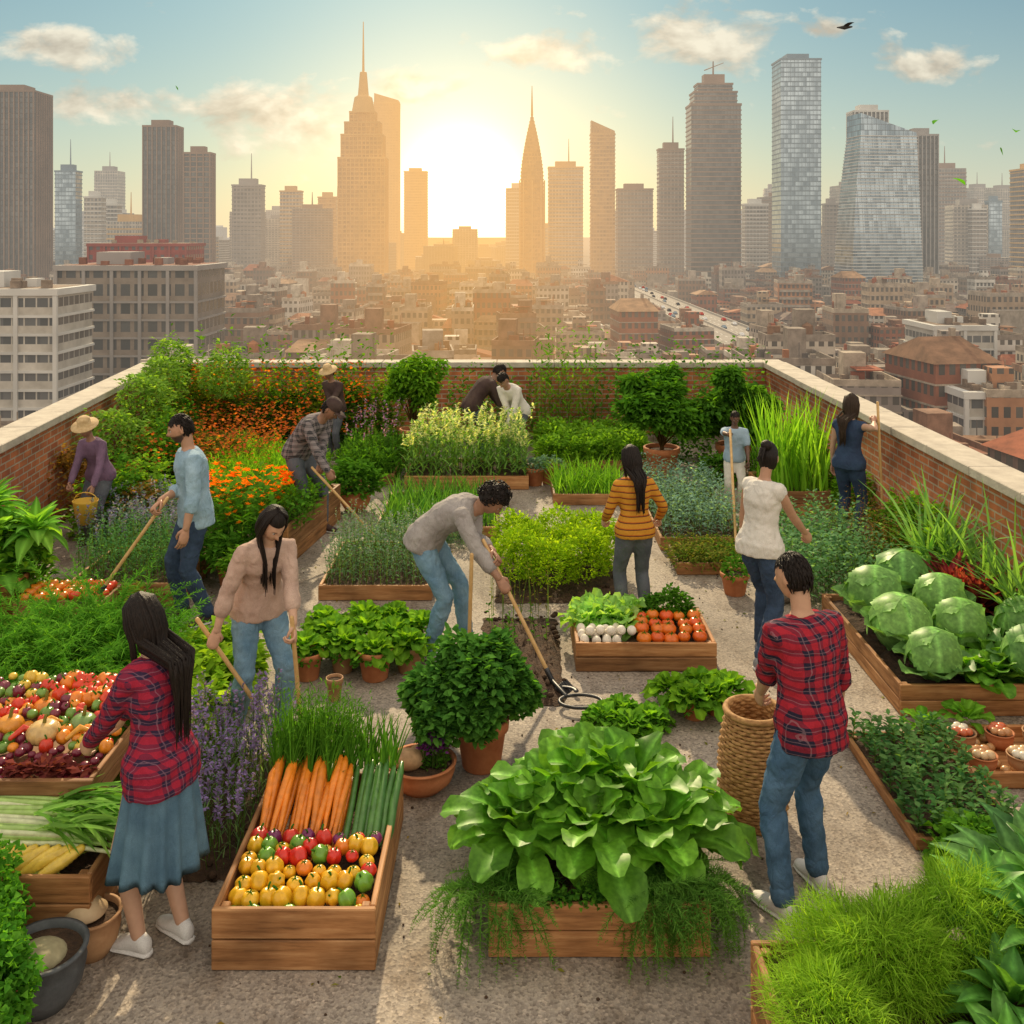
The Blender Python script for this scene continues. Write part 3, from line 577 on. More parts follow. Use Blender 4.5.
mb=MB(); lathe(mb,(-4.35,10.2,.36),[(0.001,0),(.085,0),(.12,.23),(.128,.235),(.122,.22),(.09,.02),(.001,.02)],24)
a=np.linspace(0,pi,10); tube(mb,[(-4.35+math.cos(q)*.12,10.2,.585+math.sin(q)*.09) for q in a],.005,6)
mb.build('yellow_bucket',mat_noise('yellow_plastic',(.62,.38,.04),(.7,.45,.06),6,.45,.05),loc=(-4.35,10.2,.36))

# ------------------------------------------------------------ planters, pots, vegetables
def planter(name,x0,x1,y0,y1,h,boards=2,soil=True,t=.028,rot=0,fill=.05):
    cx,cy=(x0+x1)/2,(y0+y1)/2; w,d=x1-x0,y1-y0; mb=MB(); bh=h/boards
    for k in range(boards):
        z=bh*(k+.5)
        for sy in (-1,1): box(mb,(0,sy*(d/2-t/2)+U(-.002,.002),z),(w-.004,t,bh-.006),mat=0)
        for sx in (-1,1): box(mb,(sx*(w/2-t/2-.003),0,z),(t,d-2*t-.006,bh-.006),mat=1)
    for sx in (-1,1):
        for sy in (-1,1): box(mb,(sx*(w/2-t-.024),sy*(d/2-t-.026),h/2-.004),(.04,.04,h-.012),mat=1)
    if soil:
        nx,ny=24,24; X,Y=np.meshgrid(np.linspace(-w/2+t+.003,w/2-t-.003,nx),np.linspace(-d/2+t+.003,d/2-t-.003,ny)); Z=h-fill+U(-.012,.012,X.shape)
        i=np.arange(ny-1)[:,None]*nx+np.arange(nx-1)[None]; mb.add(np.stack([X,Y,Z],-1).reshape(-1,3),np.stack([i,i+1,i+nx+1,i+nx],-1).reshape(-1,4),mat=2)
    else: box(mb,(0,0,.02),(w-2*t-.01,d-2*t-.01,.02),mat=0)
    o=mb.build(name,[WOOD,WOODY,SOIL],smooth=False); o.location=(cx,cy,0); o.rotation_euler=(0,0,rot)
    b=o.modifiers.new('b','BEVEL'); b.width=.005; b.segments=1; b.limit_method='ANGLE'
    return o
def pot(name,x,y,r,h,mat=None,z=0,bowl=False):
    mb=MB()
    if bowl: prof=[(.001,0),(r*.6,0),(r*.9,h*.35),(r,h*.7),(r*.96,h*.92),(r*1.04,h*.95),(r*1.05,h),(r*.93,h),(r*.9,h*.85)]
    else: prof=[(.001,0),(r*.68,0),(r*.72,h*.03),(r*.93,h*.78),(r*1.03,h*.79),(r*1.05,h*.98),(r*1.02,h),(r*.92,h),(r*.9,h*.86)]
    lathe(mb,(0,0,0),prof,32,mat=0); lathe(mb,(0,0,0),[(r*.92,h*.87),(r*.5,h*.9),(.001,h*.89)],20,mat=1)
    o=mb.build(name,[mat or TERRA,SOIL]); o.location=(x,y,z); return o
def soilbed(name,x0,x1,y0,y1,hgt=.06):
    mb=MB(); nx,ny=30,24; X,Y=np.meshgrid(np.linspace(x0,x1,nx),np.linspace(y0,y1,ny)); u=(X-x0)/(x1-x0)*2-1; v=(Y-y0)/(y1-y0)*2-1
    Z=.006+hgt*np.clip((1-np.abs(u)**4)*(1-np.abs(v)**4),0,1)*U(.6,1.3,X.shape)
    X=X+U(-.015,.015,X.shape);Y=Y+U(-.015,.015,X.shape)
    i=np.arange(ny-1)[:,None]*nx+np.arange(nx-1)[None]; mb.add(np.stack([X,Y,Z],-1).reshape(-1,3),np.stack([i,i+1,i+nx+1,i+nx],-1).reshape(-1,4)); 
    for _ in range(60): q=U(.008,.03); sphere(mb,(U(x0,x1),U(y0,y1),hgt*.8),(q,q*U(.6,1),q*.7),6,5)
    return mb.build(name,SOIL)
G1=(.04,.12,.014);G2=(.085,.205,.025);YG1=(.14,.27,.02);YG2=(.23,.35,.035);DG1=(.018,.065,.013);DG2=(.045,.12,.022);BG1=(.08,.16,.14);BG2=(.15,.24,.22)
def done(mb,name,m=None): return mb.build(name,m or LEAF)
def tomato(mb,c,r,col=(.55,.035,.015),calyx=True):
    sphere(mb,c,(r,r,r*.82),16,10,col,0,.08,10,.12)
    if calyx:
        n=5; leaves(mb,np.tile(np.array(c)+[0,0,r*.74],(n,1)),np.arange(n)*1.257+U(0,1),.3,r*.6,r*.22,.7,2,2,0,0,(.05,.14,.02),(.06,.16,.02),1,mat=1)
        tube(mb,[np.array(c)+[0,0,r*.7],np.array(c)+[r*.1,0,r*1.0]],r*.07,5,(.06,.14,.03),1)
def pepper(mb,c,r,col):
    M=rz(U(0,6))@rx(U(-.9,.9)); sphere(mb,c,(r,r,r*1.15),20,12,col,0,.28,6,.25,M=M)
    q=np.array(c)+M@np.array([0,0,r*.85]); tube(mb,[q,q+M@np.array([.1*r,0,.35*r]),q+M@np.array([.3*r,0,.6*r])],r*.12,6,(.06,.16,.03),1)

# carrot and tomato crate
planter('vegetable_crate',-1.35,-.61,4.48,5.64,.28,2,soil=True,fill=.12)
mb=MB(); mt=MB()
for r_ in range(4):
    for i in range(8):
        x=-1.27+.052*i+U(-.018,.018); z=.185+.034*r_; y0=5.0+.025*r_+U(-.06,.05); xe=x+U(-.02,.02)+.01; Lc=U(.36,.46)
        col=np.array((.70,.21,.016))*U(.85,1.1)
        P=[(xe,y0+Lc,z+.16),(xe,y0+Lc*.85,z+.145),(x+(xe-x)*.5,y0+Lc*.5,z+.09),(x,y0+.05,z+.01),(x+U(-.012,.012),y0-.07,z-.02)]
        k=U(.85,1.2); tube(mb,P,[.011*k,.024*k,.020*k,.012*k,.0025],10,col)
        n=26; Q=np.array([xe,y0+Lc,z+.165])+R.normal(0,.006,(n,3))
        leaves(mt,Q,U(.9,2.3,n),U(.5,1.4,n),U(.16,.36,n),.007,U(-.2,.7,n),5,2,0,0,G1,G2,1)
        n=60; Q=np.array([xe,y0+Lc+.13,z+.33])+R.normal(0,1,(n,3))*[.045,.06,.07]
        leaves(mt,Q,U(0,6.28,n),U(0,1.3,n),U(.03,.06,n),.008,.4,2,2,0,0,G1,G2,0)
mb.build('carrots',VEG); done(mt,'carrot_tops')
mb=MB()
for i in range(8):
    x=-.84+.03*i+U(-.008,.008); zz=.01*(i%3); e=U(-.03,.03); tube(mb,[(x,5.02+e,.22+zz),(x+.003,5.08+e,.24+zz),(x+.005,5.25,.30+zz),(x+.01+e*.4,5.44,.37+zz),(x+.012+e*.4,5.50,.39+zz)],np.array([.010,.019,.021,.018,.009])*U(.85,1.1),12,(.06,.16,.03))
mb.build('zucchini',VEG)
mb=MB(); n=70; leaves(mb,rect(n,-.84,-.62,5.46,5.56,.38),U(1.,2.2,n),U(.7,1.4,n),U(.15,.33,n),.014,.5,4,2,0,0,G1,G2,1); done(mb,'zucchini_stems')
mb=MB(); cols=[(.72,.40,.015),(.72,.36,.015),(.58,.025,.012),(.14,.32,.03),(.70,.20,.015),(.72,.42,.02)]
for row,(y,z) in enumerate(((4.545,.20),(4.61,.232),(4.685,.262),(4.76,.278),(4.84,.285),(4.92,.285),(4.99,.28))):
    nn=9 if row%2 else 8
    for i in range(nn):
        x=-1.29+.62*(i+.3)/(nn-.4)+U(-.012,.012)
        if row==0: col=(.12,.32,.02) if i<4 else ((.58,.03,.015) if i<6 else (.72,.42,.02))
        elif row<=3: col=(.72,.40,.015) if i<5 and U(0,1)<.75 else cols[int(U(0,6))]
        elif row==6: col=(.18,.02,.10) if i%2 else (.58,.03,.015)
        else: col=cols[int(U(0,6))]
        yy=y+U(-.014,.014); big=1.15 if (row in(1,2) and i<4) else 1.
        if U(0,1)<.4: tomato(mb,(x,yy,z+U(-.01,.015)),U(.030,.040)*big,col)
        else: pepper(mb,(x,yy,z+.01),U(.035,.044)*big,col)
mb.build('tomatoes_and_peppers',[VEG,LEAF])

# lettuce planter
planter('lettuce_planter',-.11,.91,4.56,5.35,.25,2)
mb=MB()
LG1=(.065,.18,.018);LG2=(.14,.30,.035)
for (x,y,L,z,e0) in ((.06,4.97,.40,.30,.3),(.4,4.92,.42,.32,.3),(.74,4.95,.40,.30,.3),(.25,5.15,.46,.34,.1),(.62,5.17,.46,.34,.1),(.0,5.15,.36,.28,.1),(.88,5.15,.36,.28,.1),(.42,5.28,.42,.38,.1)):
    rosette(mb,(x,y,z),28,L,L*.52,LG1,LG2,10,7,.22,.8,(e0,1.45),1.15,2,.3,.07)
done(mb,'lettuce_plants',LEAFG)
mb=MB()
for x in (-.12,-.03,.62,.72,.82,.9):
    for k in range(3): fern(mb,(x+U(-.04,.04),4.62+U(0,.1),.27),14,.38,(.06,.15,.03),(.11,.22,.05),30,.005,.05,(-.4,.6),1.5,.05)
for x in np.linspace(.05,.6,5): bush(mb,(x,4.6,.24),(.09,.05,.07),160,.03,.02,DG1,G2)
done(mb,'dill_fronds')

# central potted herb
pot('terracotta_pot',-.19,6.22,.165,.30)
mb=MB()
for (x,y,z,r) in ((-.42,6.2,.50,.20),(-.22,6.15,.56,.22),(-.05,6.22,.52,.19),(-.55,6.28,.42,.17),(-.30,6.32,.64,.20),(-.12,6.35,.62,.18),(-.46,6.05,.36,.17),(-.22,6.02,.40,.17),(.05,6.28,.40,.14)):
    bush(mb,(x,y,z),(r,r,r*.9),820,.062,.045,(.035,.115,.025),(.085,.21,.045),full=True,ns=3,nc=3,nl=12,inner=.35)
for i in range(14): a=U(0,6.28); tube(mb,[(-.19,6.22,.26),(-.24+.1*math.cos(a),6.24+.1*math.sin(a),.4),(-.28+.2*math.cos(a),6.22+.2*math.sin(a),.55)],[.008,.006,.003],5,(.08,.1,.04))
done(mb,'oregano_bush')
pot('terracotta_bowl',-.54,5.98,.20,.16,TERRA,0,True)
mb=MB(); sphere(mb,(-.62,5.93,.19),(.10,.075,.06),18,12,(.42,.26,.14)); sphere(mb,(-.55,6.04,.17),(.08,.06,.05),16,10,(.38,.24,.12)); mb.build('potatoes',MATTE)
mb=MB(); stalks(mb,rect(40,-.52,-.38,5.9,6.05,.13),.16,8,.04,.02,G1,G2,tip=(.20,.05,.34),tipn=12,tipL=.032); done(mb,'purple_flowers')

mb=MB()
for (x,y) in ((.62,6.72),(.78,6.62),(.92,6.7),(.75,6.82)): rosette(mb,(x,y,.03),34,.17,.09,LG1,LG2,6,5,.6,.4,(.15,1.4),1.0); bush(mb,(x,y,.02),(.15,.14,.12),200,.05,.035,G1,G2)
done(mb,'lettuce_heads')
pot('terracotta_pot',1.25,6.85,.10,.13); pot('terracotta_pot',1.42,6.9,.09,.12)
mb=MB()
for (x,y) in ((1.1,6.95),(1.22,6.8),(1.36,6.85),(1.5,6.95),(1.3,7.02)): rosette(mb,(x,y,.13),32,.18,.10,G2,YG1,6,5,.6,.4,(.1,1.4),1.0); bush(mb,(x,y,.1),(.13,.13,.12),160,.05,.035,G1,G2)
done(mb,'lettuce_heads')

# wicker basket
mb=MB(); bx,by=1.37,5.66
prof=lambda t:.165+.035*math.sin(t*pi)-.015*t
for k in range(31):
    t=k/30; r=prof(t); n=60; a=np.linspace(0,2*pi,n+1)
    P=np.stack([np.cos(a)*(r+.006*np.sin(a*15+pi*k)),np.sin(a)*(r+.006*np.sin(a*15+pi*k)),np.full(n+1,.012+.59*t)],1); tube(mb,P,.0115,5,rnd=False)
lathe(mb,(0,0,0),[(.001,.01),(.15,.01)]+[(prof(t)-.008,.012+.59*t) for t in np.linspace(0,1,12)],40)
a=np.linspace(0,2*pi,41); tube(mb,np.stack([np.cos(a)*.158,np.sin(a)*.158,np.full(41,.612)],1),.018,8,rnd=False)
o=mb.build('wicker_basket',WICKER); o.location=(bx,by,0)

planter('herb_bed',2.16,2.78,5.35,6.52,.07,1,fill=.02)
mb=MB(); stalks(mb,grid(6,11,2.22,2.72,5.42,6.46,.05),.17,20,.075,.028,(.035,.11,.045),(.11,.20,.09),el=.5,droop=.5,ns=3,nc=3); done(mb,'sage_plants')
mb=MB()
for (x,y) in ((2.36,5.15),(2.5,5.28),(2.42,5.36)): rosette(mb,(x,y,.04),30,.21,.14,LG1,LG2,6,5,.5,.5,(.2,1.4),1.)
bush(mb,(2.42,5.2,.08),(.24,.2,.2),600,.05,.035,G1,G2)
done(mb,'parsley_bush')
planter('wooden_planter',.98,2.7,3.1,4.12,.40,3,rot=0)
mb=MB(); fluff(mb,(1.44,3.92,.40),(.42,.34,.33),13000,.075,.0045,(.13,.25,.02),(.24,.38,.05)); fluff(mb,(1.80,4.05,.42),(.3,.28,.38),6000,.075,.0045,(.13,.25,.02),(.22,.36,.05))
fluff(mb,(1.18,3.7,.40),(.26,.3,.26),5000,.07,.0045,(.13,.25,.02),(.24,.38,.05)); done(mb,'asparagus_fern')
mb=MB()
for (x,y,z,L) in ((1.86,3.72,.42,.30),(2.12,3.95,.5,.34),(2.28,4.2,.45,.36),(1.98,4.15,.5,.28),(1.75,3.5,.4,.26)): rosette(mb,(x,y,z),26,L,L*.42,(.04,.13,.025),(.10,.24,.05),8,5,.12,.9,(.1,1.4),1.0,0,.3,.06)
done(mb,'broadleaf_greens',LEAFG)
mb=MB()
for (x,y,z,L) in ((2.45,4.75,.1,.46),(2.3,4.62,.1,.38),(2.6,4.95,.1,.46)): rosette(mb,(x,y,z),24,L,L*.4,(.04,.12,.04),(.10,.22,.07),8,5,.12,.8,(.3,1.45),1.0,0,.3,.06)
bush(mb,(2.4,4.7,.1),(.3,.3,.3),900,.06,.04,DG1,G1); done(mb,'kale_plants',LEAFG)

# cabbage planter
planter('cabbage_planter',2.66,4.05,6.85,8.6,.22,2)
mb=MB()
for (x,y,z,r) in ((2.92,8.05,.40,.20),(3.27,8.40,.42,.20),(2.90,7.48,.38,.20),(2.96,7.02,.34,.165),(3.66,7.02,.35,.18),(3.36,7.50,.38,.17),(3.85,7.5,.38,.18),(3.40,7.95,.40,.18)): cabbage(mb,(x,y,z),r)
done(mb,'cabbages',LEAFG)
mb=MB()
for x,y in ((3.22,7.05),(3.36,6.98),(3.45,7.18),(3.12,7.25)): rosette(mb,(x,y,.20),24,.24,.15,LG1,LG2)
done(mb,'lettuce_heads',LEAFG)
mb=MB(); 
for (x,y) in ((3.62,8.2),(3.78,8.1),(3.7,8.4)): rosette(mb,(x,y,.25),32,.46,.14,(.22,.02,.04),(.12,.035,.045),7,5,.3,.8,(.4,1.5),.6,0)
done(mb,'red_amaranth')
mb=MB()
for (x,y) in ((4.0,7.9),(4.0,8.4),(4.05,7.5),(3.95,8.8),(3.7,8.9),(3.9,9.1)):
    P=np.tile([x,y,.15],(40,1))+R.normal(0,.03,(40,3))*[1,1,0]; grass(mb,P,1.0,.045,(.09,.21,.06),(.17,.32,.12),el=(1.05,1.54),droop=.9,ns=7)
done(mb,'leek_plants')
# tray with little terracotta bowls
planter('wooden_tray',2.72,3.5,5.95,6.55,.10,1,soil=False)
mb=MB()
for i in range(3):
    for k in range(2):
        x,y=2.87+.24*i,6.10+.28*k; pot('terracotta_bowl',x,y,.085,.10,CLAY if (i+k)%2 else TERRA,.035,True)
        for q in range(7):
            a=q*.9; r=U(.024,.034); c=[(.46,.23,.10),(.6,.42,.24),(.66,.60,.48),(.5,.12,.05)][(i+2*k+q//4)%4]; xx,yy=x+.045*math.cos(a)*(q>0),y+.045*math.sin(a)*(q>0); sphere(mb,(xx,yy,.145),(r,r*.95,r*.85),12,8,c,0,.05,12,.05)
for i in range(16): x,y=2.78+U(0,.64),U(6.0,6.5); r=U(.026,.036); sphere(mb,(x,y,.03+r*.8),(r,r,r*.85),12,8,(.5,.28,.12))
mb.build('onions',VEG)
mb=MB(); rosette(mb,(3.0,6.6,.10),18,.17,.10,LG1,LG2); rosette(mb,(2.72,6.6,.05),16,.16,.10,LG1,LG2); done(mb,'lettuce_heads')

# centre vegetable crate
planter('vegetable_crate',.48,1.55,7.55,8.3,.22,2,fill=.06)
mb=MB()
for i in range(5):
    for k in range(4): tomato(mb,(1.02+.105*i+U(-.02,.02),7.65+.11*k+U(-.015,.015),.215+.015*k+U(-.012,.02)),U(.045,.062),(.66,.06+.12*U(0,1),.012))
mb.build('tomatoes',[VEG,LEAF])
mb=MB()
for i in range(4):
    for k in range(3): sphere(mb,(.55+.085*i+U(-.015,.015),7.64+.085*k+U(-.01,.01),.20+.012*k),(.036,.036,.046),16,10,(.70,.64,.54),M=rx(U(-1,1)))
for i in range(5): sphere(mb,(.60+.08*i,7.69+U(-.01,.01),.26),(.036,.042,.036),16,10,(.72,.66,.56))
mb.build('eggs',MATTE)
mb=MB()
for (x,y) in ((.6,7.98),(.78,8.05),(.68,8.2),(.88,7.95),(.95,8.15)): rosette(mb,(x,y,.2),28,.23,.15,(.17,.33,.09),(.28,.43,.16),6,5,.7,.4,(.1,1.4),1.0)
bush(mb,(1.25,8.15,.2),(.28,.12,.26),1300,.05,.03,G1,G2); done(mb,'lettuce_heads')

soilbed('soil_bed',-.25,.38,7.0,8.6,.07)
mb=MB(); stalks(mb,rect(16,-.2,.3,7.2,8.4,.05),.16,7,.06,.03,G1,G2); stalks(mb,grid(7,2,-.15,.3,8.3,8.6,.05),.5,8,.05,.012,(.14,.13,.03),(.22,.18,.05)); done(mb,'seedlings')
mb=MB(); a=np.linspace(-.4,5.6,26); tube(mb,np.stack([.48+.15*np.cos(a),6.98+.10*np.sin(a),np.full(26,.045)],1),[.012]*26,8,flat=1.0)
a=np.linspace(0,pi,14); tube(mb,np.stack([.36+.10*np.cos(a),7.16+.07*np.sin(a),np.full(14,.035)],1),np.linspace(.02,.006,14),8,flat=.5); tube(mb,[(.28,7.3,.06),(.38,7.05,.05)],.016,8); mb.build('garden_sickle',METAL)

for i,(x,r) in enumerate(((-1.52,.11),(-1.28,.10),(-1.02,.13),(-.78,.11))): pot('terracotta_pot',x,7.45+.12*(i%2),r,.2 if i!=2 else .22,CLAY if i%2 else TERRA)
pot('clay_pot',-1.26,7.1,.06,.16,CLAY)
mb=MB()
for x,y in ((-1.56,7.5),(-1.4,7.8),(-1.28,7.57),(-1.15,7.85),(-1.02,7.45),(-.92,7.75),(-.78,7.57),(-.7,7.9),(-1.5,8.0),(-1.2,8.1),(-.95,8.1)):
    rosette(mb,(x,y,.2),30,.18,.11,G2,YG1,6,5,.5,.5,(.1,1.4),1.)
    bush(mb,(x,y,.14),(.17,.17,.15),260,.055,.04,G1,G2)
done(mb,'lettuce_heads')
planter('rosemary_planter',-1.75,-.72,9.02,10.35,.14,1)
mb=MB(); stalks(mb,grid(16,14,-1.7,-.76,9.08,10.3,.1),.40,20,.055,.014,(.07,.16,.09),(.16,.27,.18),tip=(.25,.28,.38),tipn=7,tipL=.02,lean=.2); done(mb,'rosemary_plants')
soilbed('soil_bed',-.15,1.0,8.95,10.3,.05)
mb=MB()
for (x,y,r) in ((.02,9.3,.27),(.35,9.2,.32),(.7,9.35,.3),(.2,9.75,.32),(.6,9.8,.33),(.9,9.7,.25),(.05,10.1,.28),(.45,10.2,.33),(.8,10.2,.28)):
    bush(mb,(x,y,.18),(r,r,U(.36,.5)),1900,.05,.022,(.14,.26,.012),(.30,.41,.025),nl=16,elr=(0,1.3))
done(mb,'golden_shrub')
planter('garden_bed',-1.5,-.15,10.9,12.4,.12,1)
mb=MB(); grass(mb,grid(38,26,-1.45,-.2,10.95,12.35,.08),.36,.018,(.04,.13,.03),(.11,.24,.05),droop=.6); done(mb,'chives')
mb=MB()
for x in (-1.35,-1.05,-.8,-.5): bush(mb,(x,10.62+U(-.05,.05),.03),(.2,.16,.24),500,.09,.012,BG1,BG2,elr=(.3,1.4))
done(mb,'blue_fescue')
planter('garden_bed',-1.4,.22,12.95,14.0,.18,1)
mb=MB(); P=grid(18,10,-1.35,.17,13.0,13.9,.12); stalks(mb,P,.66,14,.17,.026,(.11,.24,.06),(.22,.36,.13),el=1.,droop=.9,tip=(.64,.64,.50),tipn=18,tipL=.045,shape=1); done(mb,'white_salvia')
mb=MB()
pot('terracotta_pot',.30,13.2,.13,.24); pot('terracotta_pot',.50,13.3,.13,.24); bush(mb,(.32,13.2,.22),(.18,.18,.18),300,.07,.03,BG1,BG2); bush(mb,(.52,13.3,.22),(.18,.18,.18),300,.07,.03,BG1,BG2); done(mb,'potted_succulents')
planter('garden_bed',.5,1.4,12.2,13.1,.14,1)
mb=MB(); grass(mb,grid(30,15,.54,1.36,12.25,13.05,.1),.38,.02,(.07,.19,.02),(.15,.30,.04)); done(mb,'chives')
planter('garden_bed',.35,1.9,14.0,15.6,.15,1)
mb=MB()
for x,y in grid(5,4,.5,1.75,14.15,15.4)[:,:2]: bush(mb,(x,y,.12),(.27,.27,.45),560,.085,.04,(.09,.20,.02),(.18,.33,.05),elr=(.2,1.3))
done(mb,'leafy_greens')
def ptree(name,x,y,hc,r,n=520,potr=.24,poth=.40,L=.12,W=.065,c1=G1,c2=G2):
    pot('terracotta_pot',x,y,potr,poth)
    mb=MB(); tube(mb,[(x,y,poth*.8),(x+.02,y,hc*.6),(x,y,hc)],[.03,.025,.015],8,(.10,.06,.035))
    for i in range(14):
        a=i*2.4; q=.66*r*math.sqrt((i+.3)/13); px,py,pz=x+q*math.cos(a),y+q*math.sin(a),hc+r*U(-.6,.66)*(1 if i%2 else .6)
        tube(mb,[(x,y,poth),(x+.4*(px-x),y+.4*(py-y),(poth+pz)/2),(px,py,pz)],[.014,.01,.004],6,(.09,.06,.03))
        rr=r*U(.34,.52); bush(mb,(px,py,pz),(rr,rr,rr*.9),n,L,W,c1,c2,full=True,nl=9,inner=.25,ns=3,nc=3,droop=.9,fold=.3)
    done(mb,name)
ptree('potted_basil_tree',2.05,13.7,1.02,.68); ptree('potted_basil_tree',3.08,13.9,.98,.60,c1=DG2,c2=G2)
ptree('potted_shrub',-1.48,15.0,1.10,.46,300,.2,.4,L=.11,W=.05,c1=G2,c2=YG1)
mb=MB()
for x,y,r,h in ((2.75,13.2,.3,.4),(3.5,13.3,.4,.6),(2.55,14.6,.4,.9),(3.6,14.6,.4,.8)): bush(mb,(x,y,.1),(r,r,h),900,.09,.05,DG2,G2)
done(mb,'leafy_shrubs')
mb=MB()
for x in np.linspace(-5.3,-2.0,18): 
    bush(mb,(x+U(-.1,.1),15.8+U(-.2,.1),.1),(.30,.30,U(.9,1.65)),700,.09,.05,*( (G1,G2) if U(0,1)<.6 else ((.12,.19,.02),(.22,.27,.04))),elr=(.1,1.2))
stalks(mb,grid(24,3,-5.2,-2.,15.3,16.1,.1),1.5,17,.17,.055,G1,YG1)
done(mb,'tomato_vines')
mb=MB(); n=1300; P=rect(n,-5.2,-2.2,15.0,15.9,0); P[:,2]=U(.3,1.35,n); leaves(mb,P,U(0,6.28,n),U(-.2,1,n),.055,.05,.3,2,2,.2,0,(.42,.05,.02),(.58,.18,.03)); done(mb,'red_berries')
mb=MB(); stalks(mb,grid(14,3,.4,1.3,15.8,16.25,.05),1.5,18,.2,.035,G2,YG1,shape=1); done(mb,'bamboo')
mb=MB(); stalks(mb,grid(18,3,-1.0,.3,15.6,16.2,.05),1.0,14,.14,.05,G1,G2); stalks(mb,grid(24,3,1.3,4.0,15.7,16.2,.05),1.35,14,.15,.06,DG2,G2); done(mb,'leafy_stalks')
mb=MB()
for i in range(30):
    t=U(0,1); y=10.8+5.2*t; x=-5.15-.35*t+U(0,1.1); hh=U(.6,1.15)
    c=[(G1,G2),((.10,.22,.02),(.19,.32,.04)),((.14,.09,.03),(.24,.13,.04))][i%3]; bush(mb,(x,y,.08),(.38,.38,hh),820,.09,.05,*c)
for (x,y,h_) in ((-5.0,13.6,1.45),(-5.1,14.6,1.6),(-4.3,15,1.6),(-4.9,12.3,1.2),(-5.3,15.6,1.7)): bush(mb,(x,y,h_-.4),(.4,.4,.5),1200,.09,.045,(.11,.22,.04),(.22,.34,.08),full=True)
done(mb,'hedge_of_mixed_herbs')
mb=MB(); n=1600; P=rect(n,-4.7,-2.9,11.9,14.6,0); P[:,2]=U(.45,.85,n); leaves(mb,P,U(0,6.28,n),U(-.2,1,n),.045,.045,.3,2,2,.2,0,(.32,.06,.03),(.42,.12,.03)); bush(mb,(-3.9,13.3,.05),(.95,1.4,.7),6500,.08,.045,(.08,.12,.02),(.18,.15,.03),nl=40); done(mb,'red_leaf_shrubs')
mb=MB()
planter('garden_bed',-3.7,-2.55,11.3,13.4,.15,1)
for x,y in grid(5,7,-3.6,-2.65,11.5,13.3)[:,:2]: bush(mb,(x,y,.1),(.26,.26,.60),900,.08,.014,(.10,.25,.015),(.21,.38,.03),elr=(.4,1.5))
done(mb,'carrot_greens')
mb=MB()
planter('garden_bed',-2.3,-1.55,13.2,14.6,.15,1)
for x,y in grid(4,4,-2.2,-1.65,13.3,14.5)[:,:2]: bush(mb,(x,y,.1),(.25,.25,.45),420,.08,.03,DG2,G2,elr=(.4,1.5))
stalks(mb,grid(8,5,-2.2,-1.6,13.3,14.5,.1),.72,8,.08,.02,G1,G2,tip=(.36,.18,.5),tipn=9,tipL=.034); done(mb,'borage')
pot('terracotta_bowl',-1.88,12.0,.19,.26,bowl=True)
mb=MB(); bush(mb,(-1.88,12.0,.25),(.34,.3,.42),900,.10,.06,G1,G2); done(mb,'chard_plant')
mb=MB(); stalks(mb,grid(16,6,-3.35,-2.35,10.3,11.2,.05),.60,10,.10,.035,G1,G2); flowers(mb,190,-3.4,-2.35,10.2,11.2,.56,.76,.05,(.75,.24,.015)); done(mb,'marigolds')
mb=MB(); stalks(mb,grid(9,7,-2.95,-2.4,9.5,10.3,.05),.70,12,.17,.065,G1,G2,ns=3,nc=3); flowers(mb,40,-3.0,-2.4,9.45,10.3,.55,.88,.045,(.72,.22,.015)); done(mb,'nasturtiums')
mb=MB(); stalks(mb,grid(15,13,-4.3,-3.35,9.95,11.3,.05),.46,18,.075,.018,BG1,BG2,tip=(.24,.22,.52),tipn=16,tipL=.030,tt0=.60); done(mb,'catmint')
planter('slanted_planter',-2.32,-2.1,9.9,11.6,.42,3,rot=-.14)
mb=MB(); stalks(mb,grid(4,18,-2.32,-2.1,10,11.4,.35),.25,8,.1,.04,G1,G2); done(mb,'strawberry_plants')
planter('rosemary_planter',-3.95,-2.95,8.85,9.9,.22,2)
mb=MB(); stalks(mb,grid(16,12,-3.9,-3.0,8.9,9.85,.18),.38,20,.06,.013,(.04,.14,.06),(.11,.24,.10),lean=.2); done(mb,'rosemary_plants')
for i,x in enumerate((-3.72,-3.50,-3.28)): pot('terracotta_pot',x,8.62,.10,.2)
mb=MB()
for x in (-3.72,-3.5,-3.28): bush(mb,(x,8.62,.2),(.10,.1,.12),180,.045,.022,(.18,.10,.02),(.2,.24,.04))
done(mb,'seedlings')
pot('terracotta_pot',-2.42,9.0,.16,.3); pot('terracotta_pot',-2.62,9.35,.14,.26)
mb=MB(); bush(mb,(-2.42,9.0,.28),(.2,.2,.25),400,.09,.045,G2,YG1); bush(mb,(-2.65,9.35,.25),(.2,.2,.3),400,.09,.045,G1,G2); done(mb,'basil_plants')
planter('tomato_tray',-4.1,-3.35,8.2,8.6,.3,2)
mb=MB()
for i in range(7):
    for k in range(4): tomato(mb,(-4.02+.1*i+U(-.01,.01),8.27+.09*k,.30+U(0,.03)),U(.045,.055),(.68,.2 if i<4 else .06,.015))
mb.build('tomatoes',[VEG,LEAF])
pot('terracotta_pot',-4.35,8.5,.22,.42)
mb=MB()
for (x,y,z,L) in ((-4.35,8.5,.4,.5),(-4.4,8.6,.7,.42),(-4.6,8.8,.9,.4),(-4.1,8.6,.75,.38),(-4.5,9.0,.6,.45)): rosette(mb,(x,y,z),30,L,L*.36,(.07,.19,.03),(.16,.32,.06),7,5,.15,.8,(-.1,1.4),1.1,0)
bush(mb,(-4.4,8.7,.5),(.5,.4,.55),1400,.1,.06,G1,YG1,full=True); done(mb,'pepper_plant')
mb=MB(); bush(mb,(-4.6,8.0,.0),(.5,.5,.35),900,.07,.04,DG1,G1); done(mb,'ground_cover')
mb=MB()
